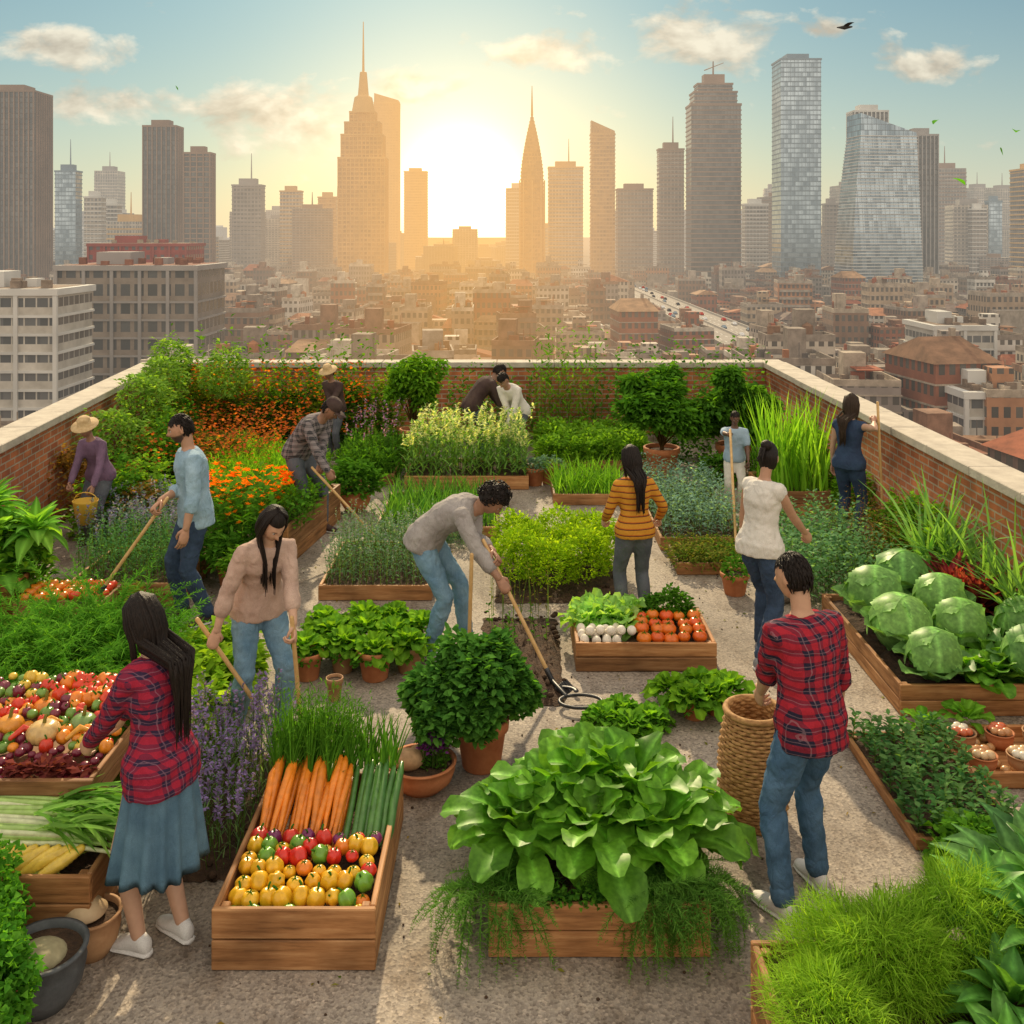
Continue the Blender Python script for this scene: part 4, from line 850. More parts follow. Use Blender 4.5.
for (x,y,z) in ((-3.2,6.9,.1),(-2.85,7.2,.15),(-3.5,7.2,.2),(-3.1,7.4,.2),(-2.75,6.8,.05),(-3.4,6.6,.1)): fern(mb,(x,y,z),52,.86,(.05,.17,.02),(.13,.30,.04),40,.010,.12,(.4,1.5),1.3,.18)
bush(mb,(-3.1,7.0,.1),(.65,.5,.5),5000,.08,.014,G1,G2); done(mb,'fennel_plants')
mb=MB(); 
for x,y in grid(4,5,-2.5,-2.0,6.3,7.4)[:,:2]: bush(mb,(x,y,.05),(.2,.2,.45),480,.09,.055,(.13,.25,.02),(.25,.37,.04),ns=3,nc=3)
done(mb,'mint_patch')
planter('garden_bed',-2.62,-1.92,6.15,7.55,.10,1)
def raised(name,x0,x1,y0,y1,h,dep=.16):
    mb=MB(); t=.03
    for k in range(2):
        z=h-dep+dep/2*(k+.5)
        for yy in (y0+t/2,y1-t/2): box(mb,((x0+x1)/2,yy,z),(x1-x0,t,dep/2-.005))
        for xx in (x0+t/2+.003,x1-t/2-.003): box(mb,(xx,(y0+y1)/2,z),(t-.004,y1-y0-2*t-.006,dep/2-.005),mat=1)
    for i in range(6): ww=(x1-x0-.07)/6; box(mb,(x0+.035+ww*(i+.5),(y0+y1)/2,h-dep+.015),(ww-.006,y1-y0-2*t-.01,.02),mat=1)
    for xx in (x0+.07,x1-.07):
        for yy in (y0+.07,y1-.07): box(mb,(xx,yy,(h-dep)/2),(.06,.06,h-dep-.003),mat=1)
    o=mb.build(name,[WOOD,WOODY],smooth=False); b=o.modifiers.new('b','BEVEL'); b.width=.004; return o
raised('raised_vegetable_crate',-3.1,-2.08,4.95,5.9,.60)
mb=MB()
pk=((-2.50,5.34,.085,(.60,.40,.15)),(-2.72,5.42,.07,(.62,.26,.03)),(-2.33,5.44,.07,(.16,.26,.07)),(-2.62,5.62,.07,(.64,.20,.02)),(-2.9,5.55,.075,(.62,.30,.04)))
for i in range(16):
    for k in range(14):
        x=-3.04+.060*i+U(-.015,.015); y=5.01+.062*k+U(-.015,.015); z=.545+.012*k+U(0,.03)
        if any((x-p[0])**2+(y-p[1])**2<(p[2]+.005)**2 for p in pk): continue
        if y<5.25 and x>-2.75: col=(.15,.012,.03); r=U(.020,.028); kd=1
        elif y>5.62 and x>-2.6: col=(.62,.05,.012) if U(0,1)<.6 else (.70,.20,.015); r=U(.036,.050); kd=.5
        else:
            kq=U(0,1); col=(.58,.04,.015) if kq<.28 else ((.70,.24,.02) if kq<.44 else ((.17,.02,.04) if kq<.66 else ((.66,.44,.05) if kq<.8 else (.14,.26,.04)))); r=U(.024,.040); kd=.55
        if U(0,1)<kd: tomato(mb,(x,y,z),r,col,calyx=r>.032)
        else: pepper(mb,(x,y,z),r,col)
for (x,y,r,c) in pk:
    sphere(mb,(x,y,.645),(r,r,r*.75),36,14,c,0,.18,16,.2); tube(mb,[(x,y,.68),(x+.01,y,.735)],[.012,.008],6,(.2,.18,.07),1)
for i in range(9): x=-2.95+.10*i; y=5.28+.1*(i%3); tube(mb,[(x,y,.64),(x+.05,y+.05,.675),(x+.11,y+.05,.66)],[.012,.018,.005],8,(.62,.05,.02) if i%2 else (.66,.3,.03))
mb.build('pumpkins_and_tomatoes',[VEG,LEAF])
mb=MB(); bush(mb,(-2.35,5.05,.56),(.25,.05,.10),260,.06,.045,(.10,.02,.03),(.18,.05,.05)); bush(mb,(-2.95,5.1,.58),(.14,.12,.14),300,.08,.05,G1,G2); bush(mb,(-2.2,5.6,.56),(.08,.16,.14),200,.08,.05,G1,G2); done(mb,'radicchio')
planter('corn_crate',-2.75,-1.92,4.55,5.0,.38,3,soil=True,fill=.1); 
mb=MB()
for i in range(26):
    y=4.72+.011*i; x0=-2.95+U(-.05,.05); z=.40+.012*(i%5)+.012*(i//5)
    P=[(x0,y,z),(x0+.35,y+U(-.01,.01),z+.03),(x0+.75,y+U(-.03,.03),z+.02),(x0+1.05,y+U(-.06,.06),z+.01)]; tube(mb,P,[.018,.017,.014,.008],8,(.32,.48,.13) if i%3 else (.56,.6,.36))
mb.build('leeks',VEG)
mb=MB(); n=110; P=rect(n,-2.3,-1.95,4.7,5.0,.47); P[:,2]+=U(0,.08,n); leaves(mb,P,U(-.6,.5,n),U(-.1,.5,n),U(.2,.4,n),.03,U(.2,1.,n),5,3,.3,0,(.10,.23,.05),(.2,.36,.10),1); done(mb,'leek_leaves')
mb=MB()
for i in range(7):
    xx=-2.42+.055*i; P=np.array([(xx-.10,4.60+.02*(i%3),.33+.02*(i%2)),(xx-.02,4.64,.37),(xx+.07,4.70,.42)]); 
    Pn=np.array([P[0]+(P[2]-P[0])*t for t in np.linspace(0,1,22)]); r=.028*np.sin(pi*np.linspace(.18,.86,22))**.6*(1+.08*(np.arange(22)%2)); tube(mb,Pn,r,14,(.72,.50,.07))
mb.build('corn_cobs',VEG)
mb=MB(); n=40; leaves(mb,rect(n,-2.45,-2.1,4.62,4.75,.34),U(0,3,n),U(.2,1.,n),U(.12,.2,n),.05,.6,4,3,.3,0,(.25,.33,.1),(.35,.42,.15),1); done(mb,'corn_husks')
pot('clay_pot',-1.93,4.60,.125,.19,CLAY,0,True)
mb=MB(); lathe(mb,(0,0,0),[(.09,.0),(.095,.01),(.06,.05),(.02,.065),(.022,.075),(.03,.085),(.001,.10)],28); o=mb.build('clay_lid',mat_noise('pale_clay',(.46,.32,.18),(.6,.45,.28),9,.7,.3)); o.location=(-1.96,4.60,.185)
pot('grey_bowl_pot',-2.02,4.30,.18,.24,GREYPOT,0,True)
mb=MB(); sphere(mb,(-2.02,4.28,.21),(.11,.11,.05),20,10,(.34,.3,.18)); mb.build('squash',MATTE)
mb=MB()
for (x,y,r) in ((-2.06,3.92,.19),(-2.24,4.15,.2),(-2.28,4.05,.22),(-2.40,4.42,.25),(-2.08,3.75,.2)): bush(mb,(x,y,.32),(r,r,r*1.2),1900,.038,.034,(.045,.16,.02),(.11,.28,.04),full=True,nl=30,ns=2,nc=3,fold=.8)
done(mb,'curly_parsley')
pot('terracotta_pot',-2.14,3.95,.18,.25)
mb=MB(); stalks(mb,grid(11,13,-1.95,-1.42,5.15,6.3,.03),.42,14,.08,.009,(.07,.15,.07),(.14,.22,.12),el=1.1,tip=(.28,.20,.60),tipn=26,tipL=.024,lean=.25,shape=1,tt0=.62); done(mb,'lavender_plants')
soilbed('soil_bed',-2.0,-1.38,5.1,6.35,.04)
planter('garden_bed',1.55,2.45,10.45,12.6,.14,1,rot=.0)
mb=MB(); stalks(mb,grid(13,18,1.6,2.4,10.5,12.5,.1),.38,16,.085,.024,(.10,.19,.20),(.20,.31,.33),lean=.2); done(mb,'blue_sage')
planter('garden_bed',1.6,2.25,9.7,10.3,.12,1)
mb=MB(); 
for x,y in grid(4,3,1.7,2.15,9.8,10.2)[:,:2]: bush(mb,(x,y,.08),(.16,.16,.22),260,.05,.02,G1,(.2,.18,.05))
done(mb,'thyme')
pot('terracotta_pot',2.05,9.2,.13,.2)
mb=MB(); bush(mb,(2.05,9.2,.18),(.15,.15,.2),260,.06,.03,G1,G2); done(mb,'thyme')
mb=MB(); sphere(mb,(2.42,9.0,.13),(.17,.13,.14),20,12,rib=.08,ribk=5); mb.build('rock',ROCK)
mb=MB(); stalks(mb,grid(14,16,2.5,3.45,8.85,10.7,.03),.46,18,.09,.034,(.07,.17,.09),(.16,.28,.18),lean=.25); done(mb,'sage_shrubs')
mb=MB(); stalks(mb,grid(9,13,3.35,4.0,9.0,10.4,.03),.60,22,.05,.014,(.16,.06,.03),(.20,.13,.05),lean=.15); done(mb,'red_amaranth')
planter('garden_bed',3.0,3.75,11.7,12.7,.3,2)
mb=MB(); P=grid(16,12,3.05,3.7,11.75,12.65,.22); grass(mb,P,1.15,.038,(.10,.25,.02),(.21,.38,.05),el=(1.3,1.57),droop=.35,ns=5); done(mb,'lemongrass')
mb=MB()
for (x,y,r,h) in ((3.95,9.6,.3,.85),(3.95,10.1,.3,.8),(3.9,9.2,.3,.7),(3.9,12.8,.3,.9),(3.9,13.6,.3,1.0),(3.95,11.6,.25,.7)): bush(mb,(x,y,.1),(r,r,h),1200,.08,.045,G2,YG1)
done(mb,'herb_bushes')
mb=MB(); n=560; P=np.stack([U(-3.2,3.6,n),U(3.9,13,n),np.full(n,.006)],1); leaves(mb,P,U(0,6.28,n),U(0,.25,n),U(.015,.05,n),U(.01,.022,n),.4,2,3,.3,0,(.09,.15,.03),(.22,.15,.05)); done(mb,'fallen_leaves')
mb=MB()
for _ in range(500):
    q=U(.003,.010); sphere(mb,(U(-3.,3.5),U(4,12),q*.6),(q,q*.8,q*.7),5,4)
mb.build('soil_crumbs',SOIL)

# ------------------------------------------------------------ terrace
mb=MB(); P=np.array([(-3.9,-3,0),(4.17,-3,0),(4.17,16.5,0),(-5.8,16.5,0)]); mb.add(P,np.array([[0,1,2,3]])); mb.build('terrace_floor',GROUND,smooth=False)
def wall(name,p,q,h=1.2,t=.28,cop=.09):
    p=np.array(p);q=np.array(q); L=np.linalg.norm(q-p); a=math.atan2(q[1]-p[1],q[0]-p[0]); mb=MB()
    box(mb,(0,0,(h-cop)/2-.25),(L,t,h-cop+.5),mat=0); nst=int(L/.9)
    for i in range(nst): ww=L/nst; box(mb,(-L/2+ww*(i+.5),U(-.004,.004),h-cop/2+.002+U(-.002,.002)),(ww-.008,t+.1,cop),mat=1)
    o=mb.build(name,[BRICK,STONE],smooth=False); o.location=((p[0]+q[0])/2,(p[1]+q[1])/2,0); o.rotation_euler=(0,0,a); b=o.modifiers.new('b','BEVEL'); b.width=.008
wall('brick_parapet_wall',(-5.95,16.66),(4.5,16.66)); wall('brick_parapet_wall',(4.33,-3),(4.33,16.5)); wall('brick_parapet_wall',(-4.04,-3),(-5.92,16.5))
mb=MB(); P=np.array([(-4.2,-3),(4.47,-3),(4.47,16.8),(-6.1,16.8)]); V=[(*p,CG) for p in P]+[(*p,-.5) for p in P]; mb.add(V,BQ); mb.build('apartment_building',BRICK,smooth=False)

# ------------------------------------------------------------ city
def mat_facade(name,wall,glass1,glass2,fh=3.6,bw=3.0,sp=.3,mu=.18,grough=.2,objrand=False,met=0.,wr=.8):
    m,nt=new(name); o=obj(nt); s=nd(nt,'ShaderNodeSeparateXYZ',[o]); geo=nd(nt,'ShaderNodeNewGeometry'); nz=nd(nt,'ShaderNodeSeparateXYZ',[geo.outputs['Normal']]).outputs[2]
    u=mth(nt,'ADD',s.outputs[0],s.outputs[1]); uz=mth(nt,'DIVIDE',s.outputs[2],fh); uu=mth(nt,'DIVIDE',u,bw)
    f1=mth(nt,'FRACT',mth(nt,'ADD',uz,500.)); f2=mth(nt,'FRACT',mth(nt,'ADD',uu,500.37))
    wn=mth(nt,'MULTIPLY',mth(nt,'GREATER_THAN',f1,sp),mth(nt,'GREATER_THAN',f2,mu))
    wn=mth(nt,'MULTIPLY',wn,mth(nt,'LESS_THAN',mth(nt,'ABSOLUTE',nz),.5))
    cell=nd(nt,'ShaderNodeCombineXYZ',[mth(nt,'FLOOR',uu),mth(nt,'FLOOR',uz),0.]).outputs[0]; rnd=nd(nt,'ShaderNodeTexWhiteNoise',[cell]).outputs['Value']
    big=noise(nt,mapp(nt,o,(.03,.03,.012)),1.,2)
    g=mix(nt,mth(nt,'MULTIPLY',mth(nt,'ADD',rnd,mth(nt,'MULTIPLY',big,1.2)),.55),glass1,glass2)
    if objrand:
        r=nd(nt,'ShaderNodeObjectInfo').outputs['Random']; w=ramp(nt,r,[(0,(.42,.31,.21)),(.12,(.24,.14,.09)),(.26,(.54,.46,.37)),(.36,(.30,.11,.06)),(.50,(.36,.26,.18)),(.62,(.28,.23,.20)),(.72,(.42,.20,.10)),(.84,(.60,.56,.50)),(.90,(.20,.13,.10))],'CONSTANT')
    else: w=wall
    w=mix(nt,.8,w,ramp(nt,noise(nt,o,.15,4,.65),[(.3,(.55,.53,.5)),(.7,(1.2,1.2,1.2))]),'MULTIPLY')
    c=mix(nt,wn,w,g)
    rg=mth(nt,'SUBTRACT',wr,mth(nt,'MULTIPLY',wn,wr-grough))
    haze_paint(m,nt,prin(nt,c,rg,None,mth(nt,'MULTIPLY',wn,met),.5)); return m
def mat_roofrand(name,cols):
    m,nt=new(name); r=nd(nt,'ShaderNodeObjectInfo').outputs['Random']; r=mth(nt,'FRACT',mth(nt,'MULTIPLY',r,7.3)); n=len(cols)
    c=ramp(nt,r,[(i/n,q) for i,q in enumerate(cols)],'CONSTANT'); c=mix(nt,.9,c,ramp(nt,noise(nt,obj(nt),.35,5,.7),[(.3,(.45,.43,.4)),(.65,(1.2,1.18,1.15))]),'MULTIPLY')
    haze_paint(m,nt,prin(nt,c,.9,spec=.2)); return m
F_LOW=mat_facade('low_rise_facade',(.4,.35,.3),(.025,.025,.025),(.14,.12,.10),3.1,2.2,.45,.42,.25,True)
ROOF=mat_roofrand('flat_roof',[(.22,.16,.12),(.34,.27,.20),(.13,.11,.10),(.40,.35,.29),(.26,.11,.07),(.28,.21,.16),(.34,.14,.08)]); TILE=mat_roofrand('roof_tile',[(.32,.10,.05),(.22,.12,.07),(.38,.16,.08),(.18,.13,.11),(.28,.09,.045),(.34,.20,.11)])
CONC=mat_roofrand('concrete',[(.40,.33,.26),(.28,.23,.19),(.52,.47,.40),(.26,.15,.10),(.36,.31,.26)])
def lowmesh(k):
    mb=MB(); w,d,h=U(8,19),U(8,19),U(7,20)
    b2(mb,-w/2,w/2,-d/2,d/2,0,h); pitched=k%4==0
    if pitched:
        r=U(1.5,3.5); V=[(-w/2-.6,-d/2-.6,h+.01),(w/2+.6,-d/2-.6,h+.01),(w/2+.6,d/2+.6,h+.01),(-w/2-.6,d/2+.6,h+.01),(-w/2+2,0,h+r),(w/2-2,0,h+r)]
        mb.add(V,[np.array([[0,1,5,4],[2,3,4,5]]),np.array([[1,2,5],[3,0,4]])],mat=2)
        b2(mb,w*.2,w*.2+1,0,1,h,h+r+1.2,mat=3)
    else:
        t=.35; b2(mb,-w/2+.4,w/2-.4,-d/2+.4,d/2-.4,h+.003,h+.06,mat=1)
        for (x0,x1,y0,y1) in ((-w/2-.05,w/2+.05,-d/2-.05,-d/2+t),(-w/2-.05,w/2+.05,d/2-t,d/2+.05),(-w/2-.05,-w/2+t,-d/2+t,d/2-t),(w/2-t,w/2+.05,-d/2+t,d/2-t)): b2(mb,x0,x1,y0,y1,h-.3,h+.9,mat=3)
        x,y=U(-w/4,w/4),U(-d/4,d/4); b2(mb,x-2,x+2.5,y-2,y+2,h+.06,h+U(2.5,5.5),mat=3 if k%2 else 0)
        for _ in range(int(U(4,12))): x,y=U(-w/2+1.5,w/2-1.5),U(-d/2+1.5,d/2-1.5); q=U(.4,1.5); b2(mb,x-q,x+q,y-.6,y+.6,h+.07,h+U(.7,2.2),mat=int(U(1,4)))
        for _ in range(3): x,y=U(-w/2+1,w/2-1),U(-d/2+1,d/2-1); tube(mb,[(x,y,h),(x,y,h+U(2,5))],.09,4,mat=1)
        if k%4==1: x,y=U(-w/4,w/4),U(-d/4,d/4); lathe(mb,(x,y,h),[(1.3,0),(1.3,2.4),(.001,3.)],12,mat=2)
        if k%3==1: x0=U(-w/2+.5,0); b2(mb,x0,x0+w*.4,-d/2+1,-d/2+d*.45,h+2.4,h+2.6,mat=2)
    if k%2: q=U(4,8); b2(mb,w/2-.5,w/2+q,-d/2+1,d/2-3,0,h*U(.5,.8)); 
    if k%3==0: q=U(3,7); b2(mb,-w/2-q,-w/2+.5,-d/2+2,d/2-1,0,h*U(.4,.9),mat=3)
    nf=int(h/3.1)
    for i in range(1,nf+1): 
        if k%3==2: b2(mb,-w/2+1,w/2-1,-d/2-1.0,-d/2-.02,i*3.1-.1,i*3.1+(.9 if i<nf else 0),mat=3)
        elif k%3==1: b2(mb,-w/2-.2,w/2+.2,-d/2-.2,d/2+.2,i*3.1-.15,i*3.1+.1,mat=3)
    return mb.build('low_rise_mesh',[F_LOW,ROOF,TILE,CONC],smooth=False,link=False)
LOWS=[lowmesh(k) for k in range(36)]
road_x=87
def put(me,name,x,y,z,rot=0,sc=(1,1,1)):
    o=bpy.data.objects.new(name,me); bpy.context.collection.objects.link(o); o.location=(x,y,z); o.rotation_euler=(0,0,rot); o.scale=sc; return o
y=60
while y<1000:
    step=17 if y<450 else 25
    x=-.6*y-24
    while x<.6*y+30:
        xx=x+U(-3,3); yy=y+U(-4,4)
        if not (abs(xx-road_x)<19 and yy>318) and not (abs(yy-330)<6) and not (-122<xx<-62 and 230<yy<295) and not(-115<xx<-78 and 175<yy<222):
            if U(0,1)<.96: put(LOWS[int(U(0,36))],'low_rise_building',xx,yy,CG-U(0,2),(.0 if U(0,1)<.6 else pi/2)+U(-.16,.16),(1,1,U(.75,1.35)))
        x+=step+U(0,5)
    y+=step+1
def tower(name,x,y,w,d,top,mats,fh=3.8,fin=0,slab=.35,crown=None,rot=0,setb=(),z0=CG):
    mb=MB(); H=top-z0; segs=[(0,1.)]+list(setb)+[(1,None)]
    for i in range(len(segs)-1):
        a,k=segs[i]; b=segs[i+1][0]; ww,dd=w*k,d*k
        b2(mb,-ww/2,ww/2,-dd/2,dd/2,H*a,H*b,mat=0)
        n=int(H*(b-a)/fh)
        if slab:
            for j in range(1,n+1): z=H*a+j*fh; b2(mb,-ww/2-slab,ww/2+slab,-dd/2-slab,dd/2+slab,z-.45,z+.45,mat=1)
        if fin:
            m=max(int(ww/fin),2)
            for j in range(m+1):
                X=-ww/2+ww*j/m; 
                for sy in (-1,1): b2(mb,X-.35,X+.35,sy*(dd/2+.45)-.55,sy*(dd/2+.45)+.55,H*a+.1,H*b+.6,mat=1)
            m=max(int(dd/fin),2)
            for j in range(1,m):
                Y=-dd/2+dd*j/m
                for sx in (-1,1): b2(mb,sx*(ww/2+.45)-.55,sx*(ww/2+.45)+.55,Y-.35,Y+.35,H*a+.1,H*b+.6,mat=1)
        b2(mb,-ww/2-.6,ww/2+.6,-dd/2-.6,dd/2+.6,H*b,H*b+1.5,mat=1)
    kk=segs[-2][1]; ww,dd=w*kk,d*kk
    if crown=='spire': tube(mb,[(0,0,H),(0,0,H+w*.35),(0,0,H+w*.40),(0,0,H+w*.9),(0,0,H+w*.92),(0,0,H+w*2.0)],[ww*.48,ww*.36,ww*.22,ww*.14,ww*.05,.35],12,mat=1,rnd=False)
    elif crown=='mast': b2(mb,-ww*.3,ww*.3,-dd*.3,dd*.3,H+1.5,H+7,mat=1); tube(mb,[(ww*.1,0,H+7),(ww*.1,0,H+30)],[.7,.25],6,mat=1)
    elif crown=='wedge': V=[(-ww/2,-dd/2,H+1.5),(ww/2,-dd/2,H+1.5),(ww/2,dd/2,H+1.5),(-ww/2,dd/2,H+1.5),(-ww/2+.2,-dd/2,H+14),(ww/2-.2,-dd/2,H+4),(ww/2-.2,dd/2,H+4),(-ww/2+.2,dd/2,H+14)]; mb.add(V,BQ,mat=0)
    elif crown=='crane': b2(mb,-ww*.3,ww*.3,-dd*.3,dd*.3,H+1.5,H+9,mat=1); tube(mb,[(0,0,H+9),(0,0,H+20)],[.8,.5],5,mat=1); tube(mb,[(-ww*.25,0,H+13),(ww*.3,0,H+19)],[.5,.3],5,mat=1)
    else: b2(mb,-ww*.3,ww*.25,-dd*.3,dd*.3,H+1.5,H+6,mat=1)
    o=mb.build(name,mats,smooth=False); o.location=(x,y,z0); o.rotation_euler=(0,0,rot); return o
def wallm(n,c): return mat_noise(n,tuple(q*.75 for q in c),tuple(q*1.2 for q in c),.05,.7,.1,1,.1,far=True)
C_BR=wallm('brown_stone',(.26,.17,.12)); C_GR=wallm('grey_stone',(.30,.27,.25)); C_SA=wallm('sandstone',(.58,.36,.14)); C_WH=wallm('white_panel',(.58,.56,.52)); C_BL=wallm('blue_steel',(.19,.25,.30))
g_d=mat_facade('glass_dark',(.11,.09,.08),(.015,.018,.025),(.16,.15,.14),3.8,2.5,.2,.12,.12,met=.2); g_b=mat_facade('glass_blue',(.18,.22,.26),(.03,.06,.09),(.42,.50,.56),3.8,3,.12,.1,.08,met=.6)
g_s=mat_facade('glass_sand',(.52,.31,.12),(.12,.05,.015),(.62,.34,.09),3.8,3,.35,.3,.2); g_g=mat_facade('glass_grey',(.34,.29,.25),(.05,.05,.06),(.22,.20,.18),3.6,3.2,.35,.3,.2); g_w=mat_facade('glass_white',(.5,.44,.37),(.08,.08,.09),(.3,.28,.25),3.6,3.2,.4,.35,.2)
def T(name,px0,px1,ytop,dist,mats,dep=.55,**k):
    wv=(px1-px0)/1000*dist; D=wv*dep
    a,b=(px0-512)/1000,(px1-512)/1000
    if b<=0: x0,x1=a*dist,b*(dist+D)
    elif a>=0: x0,x1=a*(dist+D),b*dist
    else: x0,x1=a*dist,b*dist
    top=3.3+(235-ytop)*dist/1000; return tower(name,(x0+x1)/2,dist+D/2,max(x1-x0,6),D,top,mats,**k)
T('striped_office_tower',-20,52,92,700,[g_d,C_BR],fin=3.2,slab=0)
T('brown_office_tower',143,183,127,780,[g_d,C_BR],fin=3.6,slab=0); T('brown_office_tower',184,215,154,740,[g_d,C_BR],fin=4,slab=.3)
T('grey_apartment_tower',232,265,186,900,[g_g,C_GR],crown='mast'); T('sandstone_apartment_tower',280,303,192,960,[g_w,C_SA])
T('glass_office_tower',55,82,172,900,[g_b,C_BL],crown='mast'); T('white_apartment_tower',84,106,198,850,[g_w,C_WH]); T('white_apartment_tower',100,122,205,930,[g_g,C_WH])
T('golden_spire_skyscraper',338,388,112,860,[g_s,C_SA],fin=3.4,slab=.4,setb=((.74,.88),(.87,.74),(.94,.54)),crown='spire')
T('sandstone_skyscraper',374,400,103,1400,[g_s,C_SA],fin=4,crown='wedge'); T('sandstone_apartment_tower',404,428,172,1400,[g_s,C_SA]); T('sandstone_apartment_tower',318,338,198,1000,[g_s,C_SA])
def needle(px,w,ytop,dist,name):
    x=(px-512)*dist/1000; H=(235-ytop)*dist/1000+3.3-CG; mb=MB(); n=46; Rg=[]
    for i in range(n+1):
        t=i/n; k=w/2*(1-.12*t)*(1 if t<.62 else max(1-((t-.62)/.38)**1.5,.03)); z=H*.86*t
        a=np.linspace(0,2*pi,16,endpoint=False)+pi/16; q=(np.abs(np.cos(a))**4+np.abs(np.sin(a))**4)**-.25
        for e,dz in ((1.03,0),(1.03,.9),(.97,.91),(.97,H*.86/n-.02)): Rg.append(np.stack([np.cos(a)*q*k*e,np.sin(a)*q*k*e,np.full(16,z+dz)],1))
    rings(mb,Rg,(.5,.5,.5),0); tube(mb,[(0,0,H*.85),(0,0,H)],[w*.05,.3],8,mat=1)
    for a in (0,pi/2,pi,3*pi/2):
        for e in (-.5,0,.5): c,s_=math.cos(a),math.sin(a); box(mb,((c*.5-s_*e*.7)*w*.99,(s_*.5+c*e*.7)*w*.99,H*.26),(1.2,1.2,H*.52),mat=1)
    o=mb.build(name,[g_s,C_SA],smooth=False); o.location=(x,dist,CG)
needle(532,25,86,1000,'needle_skyscraper')
T('sandstone_apartment_tower',548,583,168,1000,[g_w,C_SA],crown='mast'); T('sandstone_skyscraper',590,615,135,950,[g_s,C_SA],crown='wedge',slab=.5); T('grey_apartment_tower',616,653,190,900,[g_g,C_BR]); T('grey_apartment_tower',657,684,150,880,[g_g,C_BR],crown='mast')
T('glass_skyscraper',686,741,84,800,[g_d,C_BR],slab=.45,setb=((.90,.86),(.96,.7)),crown='crane')
T('blue_glass_skyscraper',772,821,60,800,[g_b,C_BL],slab=.2,dep=.7,crown='flat')
T('grey_apartment_tower',742,768,205,950,[g_g,C_WH]); T('grey_apartment_tower',822,840,205,900,[g_g,C_GR])
def curved(px0,px1,ytop,dist,name):
    w=(px1-px0)*dist/1000*.92; x=((px0+px1)/2-512)*dist/1000; H=(235-ytop)*dist/1000+3.3-CG; mb=MB(); n=54
    for i in range(n):
        t=i/n; t2=(i+1)/n; z=H*t; xl=-w/2+w*.16*t**2; xr=w/2-w*.06*t; dl=w*.3*(1-.3*t)
        b2(mb,xl,xr,-dl,dl,z,H*t2-.5,mat=0); b2(mb,xl-.3,xr+.3,-dl-.3,dl+.3,H*t2-.5,H*t2,mat=1)
    V=[(xl,-dl,H+.01),(xr,-dl,H+.01),(xr,dl,H+.01),(xl,dl,H+.01),(xl+.1,-dl+.1,H+14),(xr-.1,-dl+.1,H+2),(xr-.1,dl-.1,H+2),(xl+.1,dl-.1,H+14)]; mb.add(V,BQ,mat=0)
    o=mb.build(name,[g_b,C_WH],smooth=False); o.location=(x,dist,CG); o.rotation_euler=(0,0,.12)
curved(838,918,137,640,'curved_glass_tower'); T('white_fin_tower',847,888,112,760,[g_d,C_WH],fin=3,slab=0)
T('striped_office_tower',902,938,136,720,[g_d,C_GR],fin=2.6,slab=0); T('grey_apartment_tower',968,986,210,900,[g_g,C_WH]); T('glass_office_tower',985,1002,202,980,[g_b,C_BL]); T('sandstone_office_tower',1010,1060,170,800,[g_g,C_SA])
far=[]
for k in range(10):
    mb=MB(); w=U(20,36); H=U(50,125); b2(mb,-w/2,w/2,-w/2,w/2,0,H); 
    for j in range(1,int(H/4)): b2(mb,-w/2-.4,w/2+.4,-w/2-.4,w/2+.4,j*4-.5,j*4+.5,mat=1)
    b2(mb,-w/4,w/4,-w/4,w/4,H,H+6,mat=1)
    if k%3==0: tube(mb,[(0,0,H+6),(0,0,H+24)],[.8,.3],5,mat=1)
    far.append(mb.build('tower_mesh',[g_g if k%2 else g_w,[C_GR,C_WH,C_SA,C_BR][k%4]],smooth=False,link=False))
for k in range(230):
    yy=U(900,2600); q=U(-.62,.62); xx=q*yy
    if abs(xx-road_x)<30: continue
    sc=U(.5,1.15)*(.55 if -.12<q<.0 else 1.)
    put(far[k%10],'distant_tower',xx,yy,CG,U(-.3,.3),(1,1,sc))
GB=mat_facade('grey_block_facade',(.26,.21,.17),(.02,.02,.022),(.10,.10,.10),4.5,3.4,.35,.3,.2); WB=mat_facade('white_block_facade',(.5,.46,.40),(.03,.035,.04),(.15,.15,.15),3.6,2.4,.5,.12,.2); RB=mat_facade('red_block_facade',(.30,.055,.04),(.04,.03,.03),(.15,.1,.1),4,3,.5,.5,.2)
C_RD=wallm('red_panel',(.28,.06,.045))
def block(name,x0,x1,y0,y1,top,mat,fh=4.5,cop=CONC):
    mb=MB(); cx,cy=(x0+x1)/2,(y0+y1)/2; w,d=x1-x0,y1-y0; H=top-CG; b2(mb,-w/2,w/2,-d/2,d/2,0,H); b2(mb,-w/2-.6,w/2+.6,-d/2-.6,d/2+.6,H,H+1.3,mat=1); b2(mb,-w/2+1,w/2-1,-d/2+1,d/2-1,H+1.3,H+1.35,mat=2)
    for j in range(1,int(H/fh)): b2(mb,-w/2-.35,w/2+.35,-d/2-.35,d/2+.35,j*fh-.25,j*fh+.25,mat=1)
    m=int(w/6)
    for j in range(m+1): X=-w/2+w*j/m; b2(mb,X-.4,X+.4,-d/2-.5,-d/2+.1,0,H-.01,mat=1)
    b2(mb,-w*.3,-w*.05,-d*.2,d*.2,H+1.36,H+4.5,mat=1); b2(mb,w*.1,w*.2,-d*.1,d*.1,H+1.36,H+3,mat=1)
    for _ in range(14): X,Y=U(-w*.45,w*.45),U(-d*.45,d*.45); b2(mb,X-.9,X+.9,Y-.6,Y+.6,H+1.36,H+U(2,3.2),mat=2)
    o=mb.build(name,[mat,cop,ROOF],smooth=False); o.location=(cx,cy,CG)
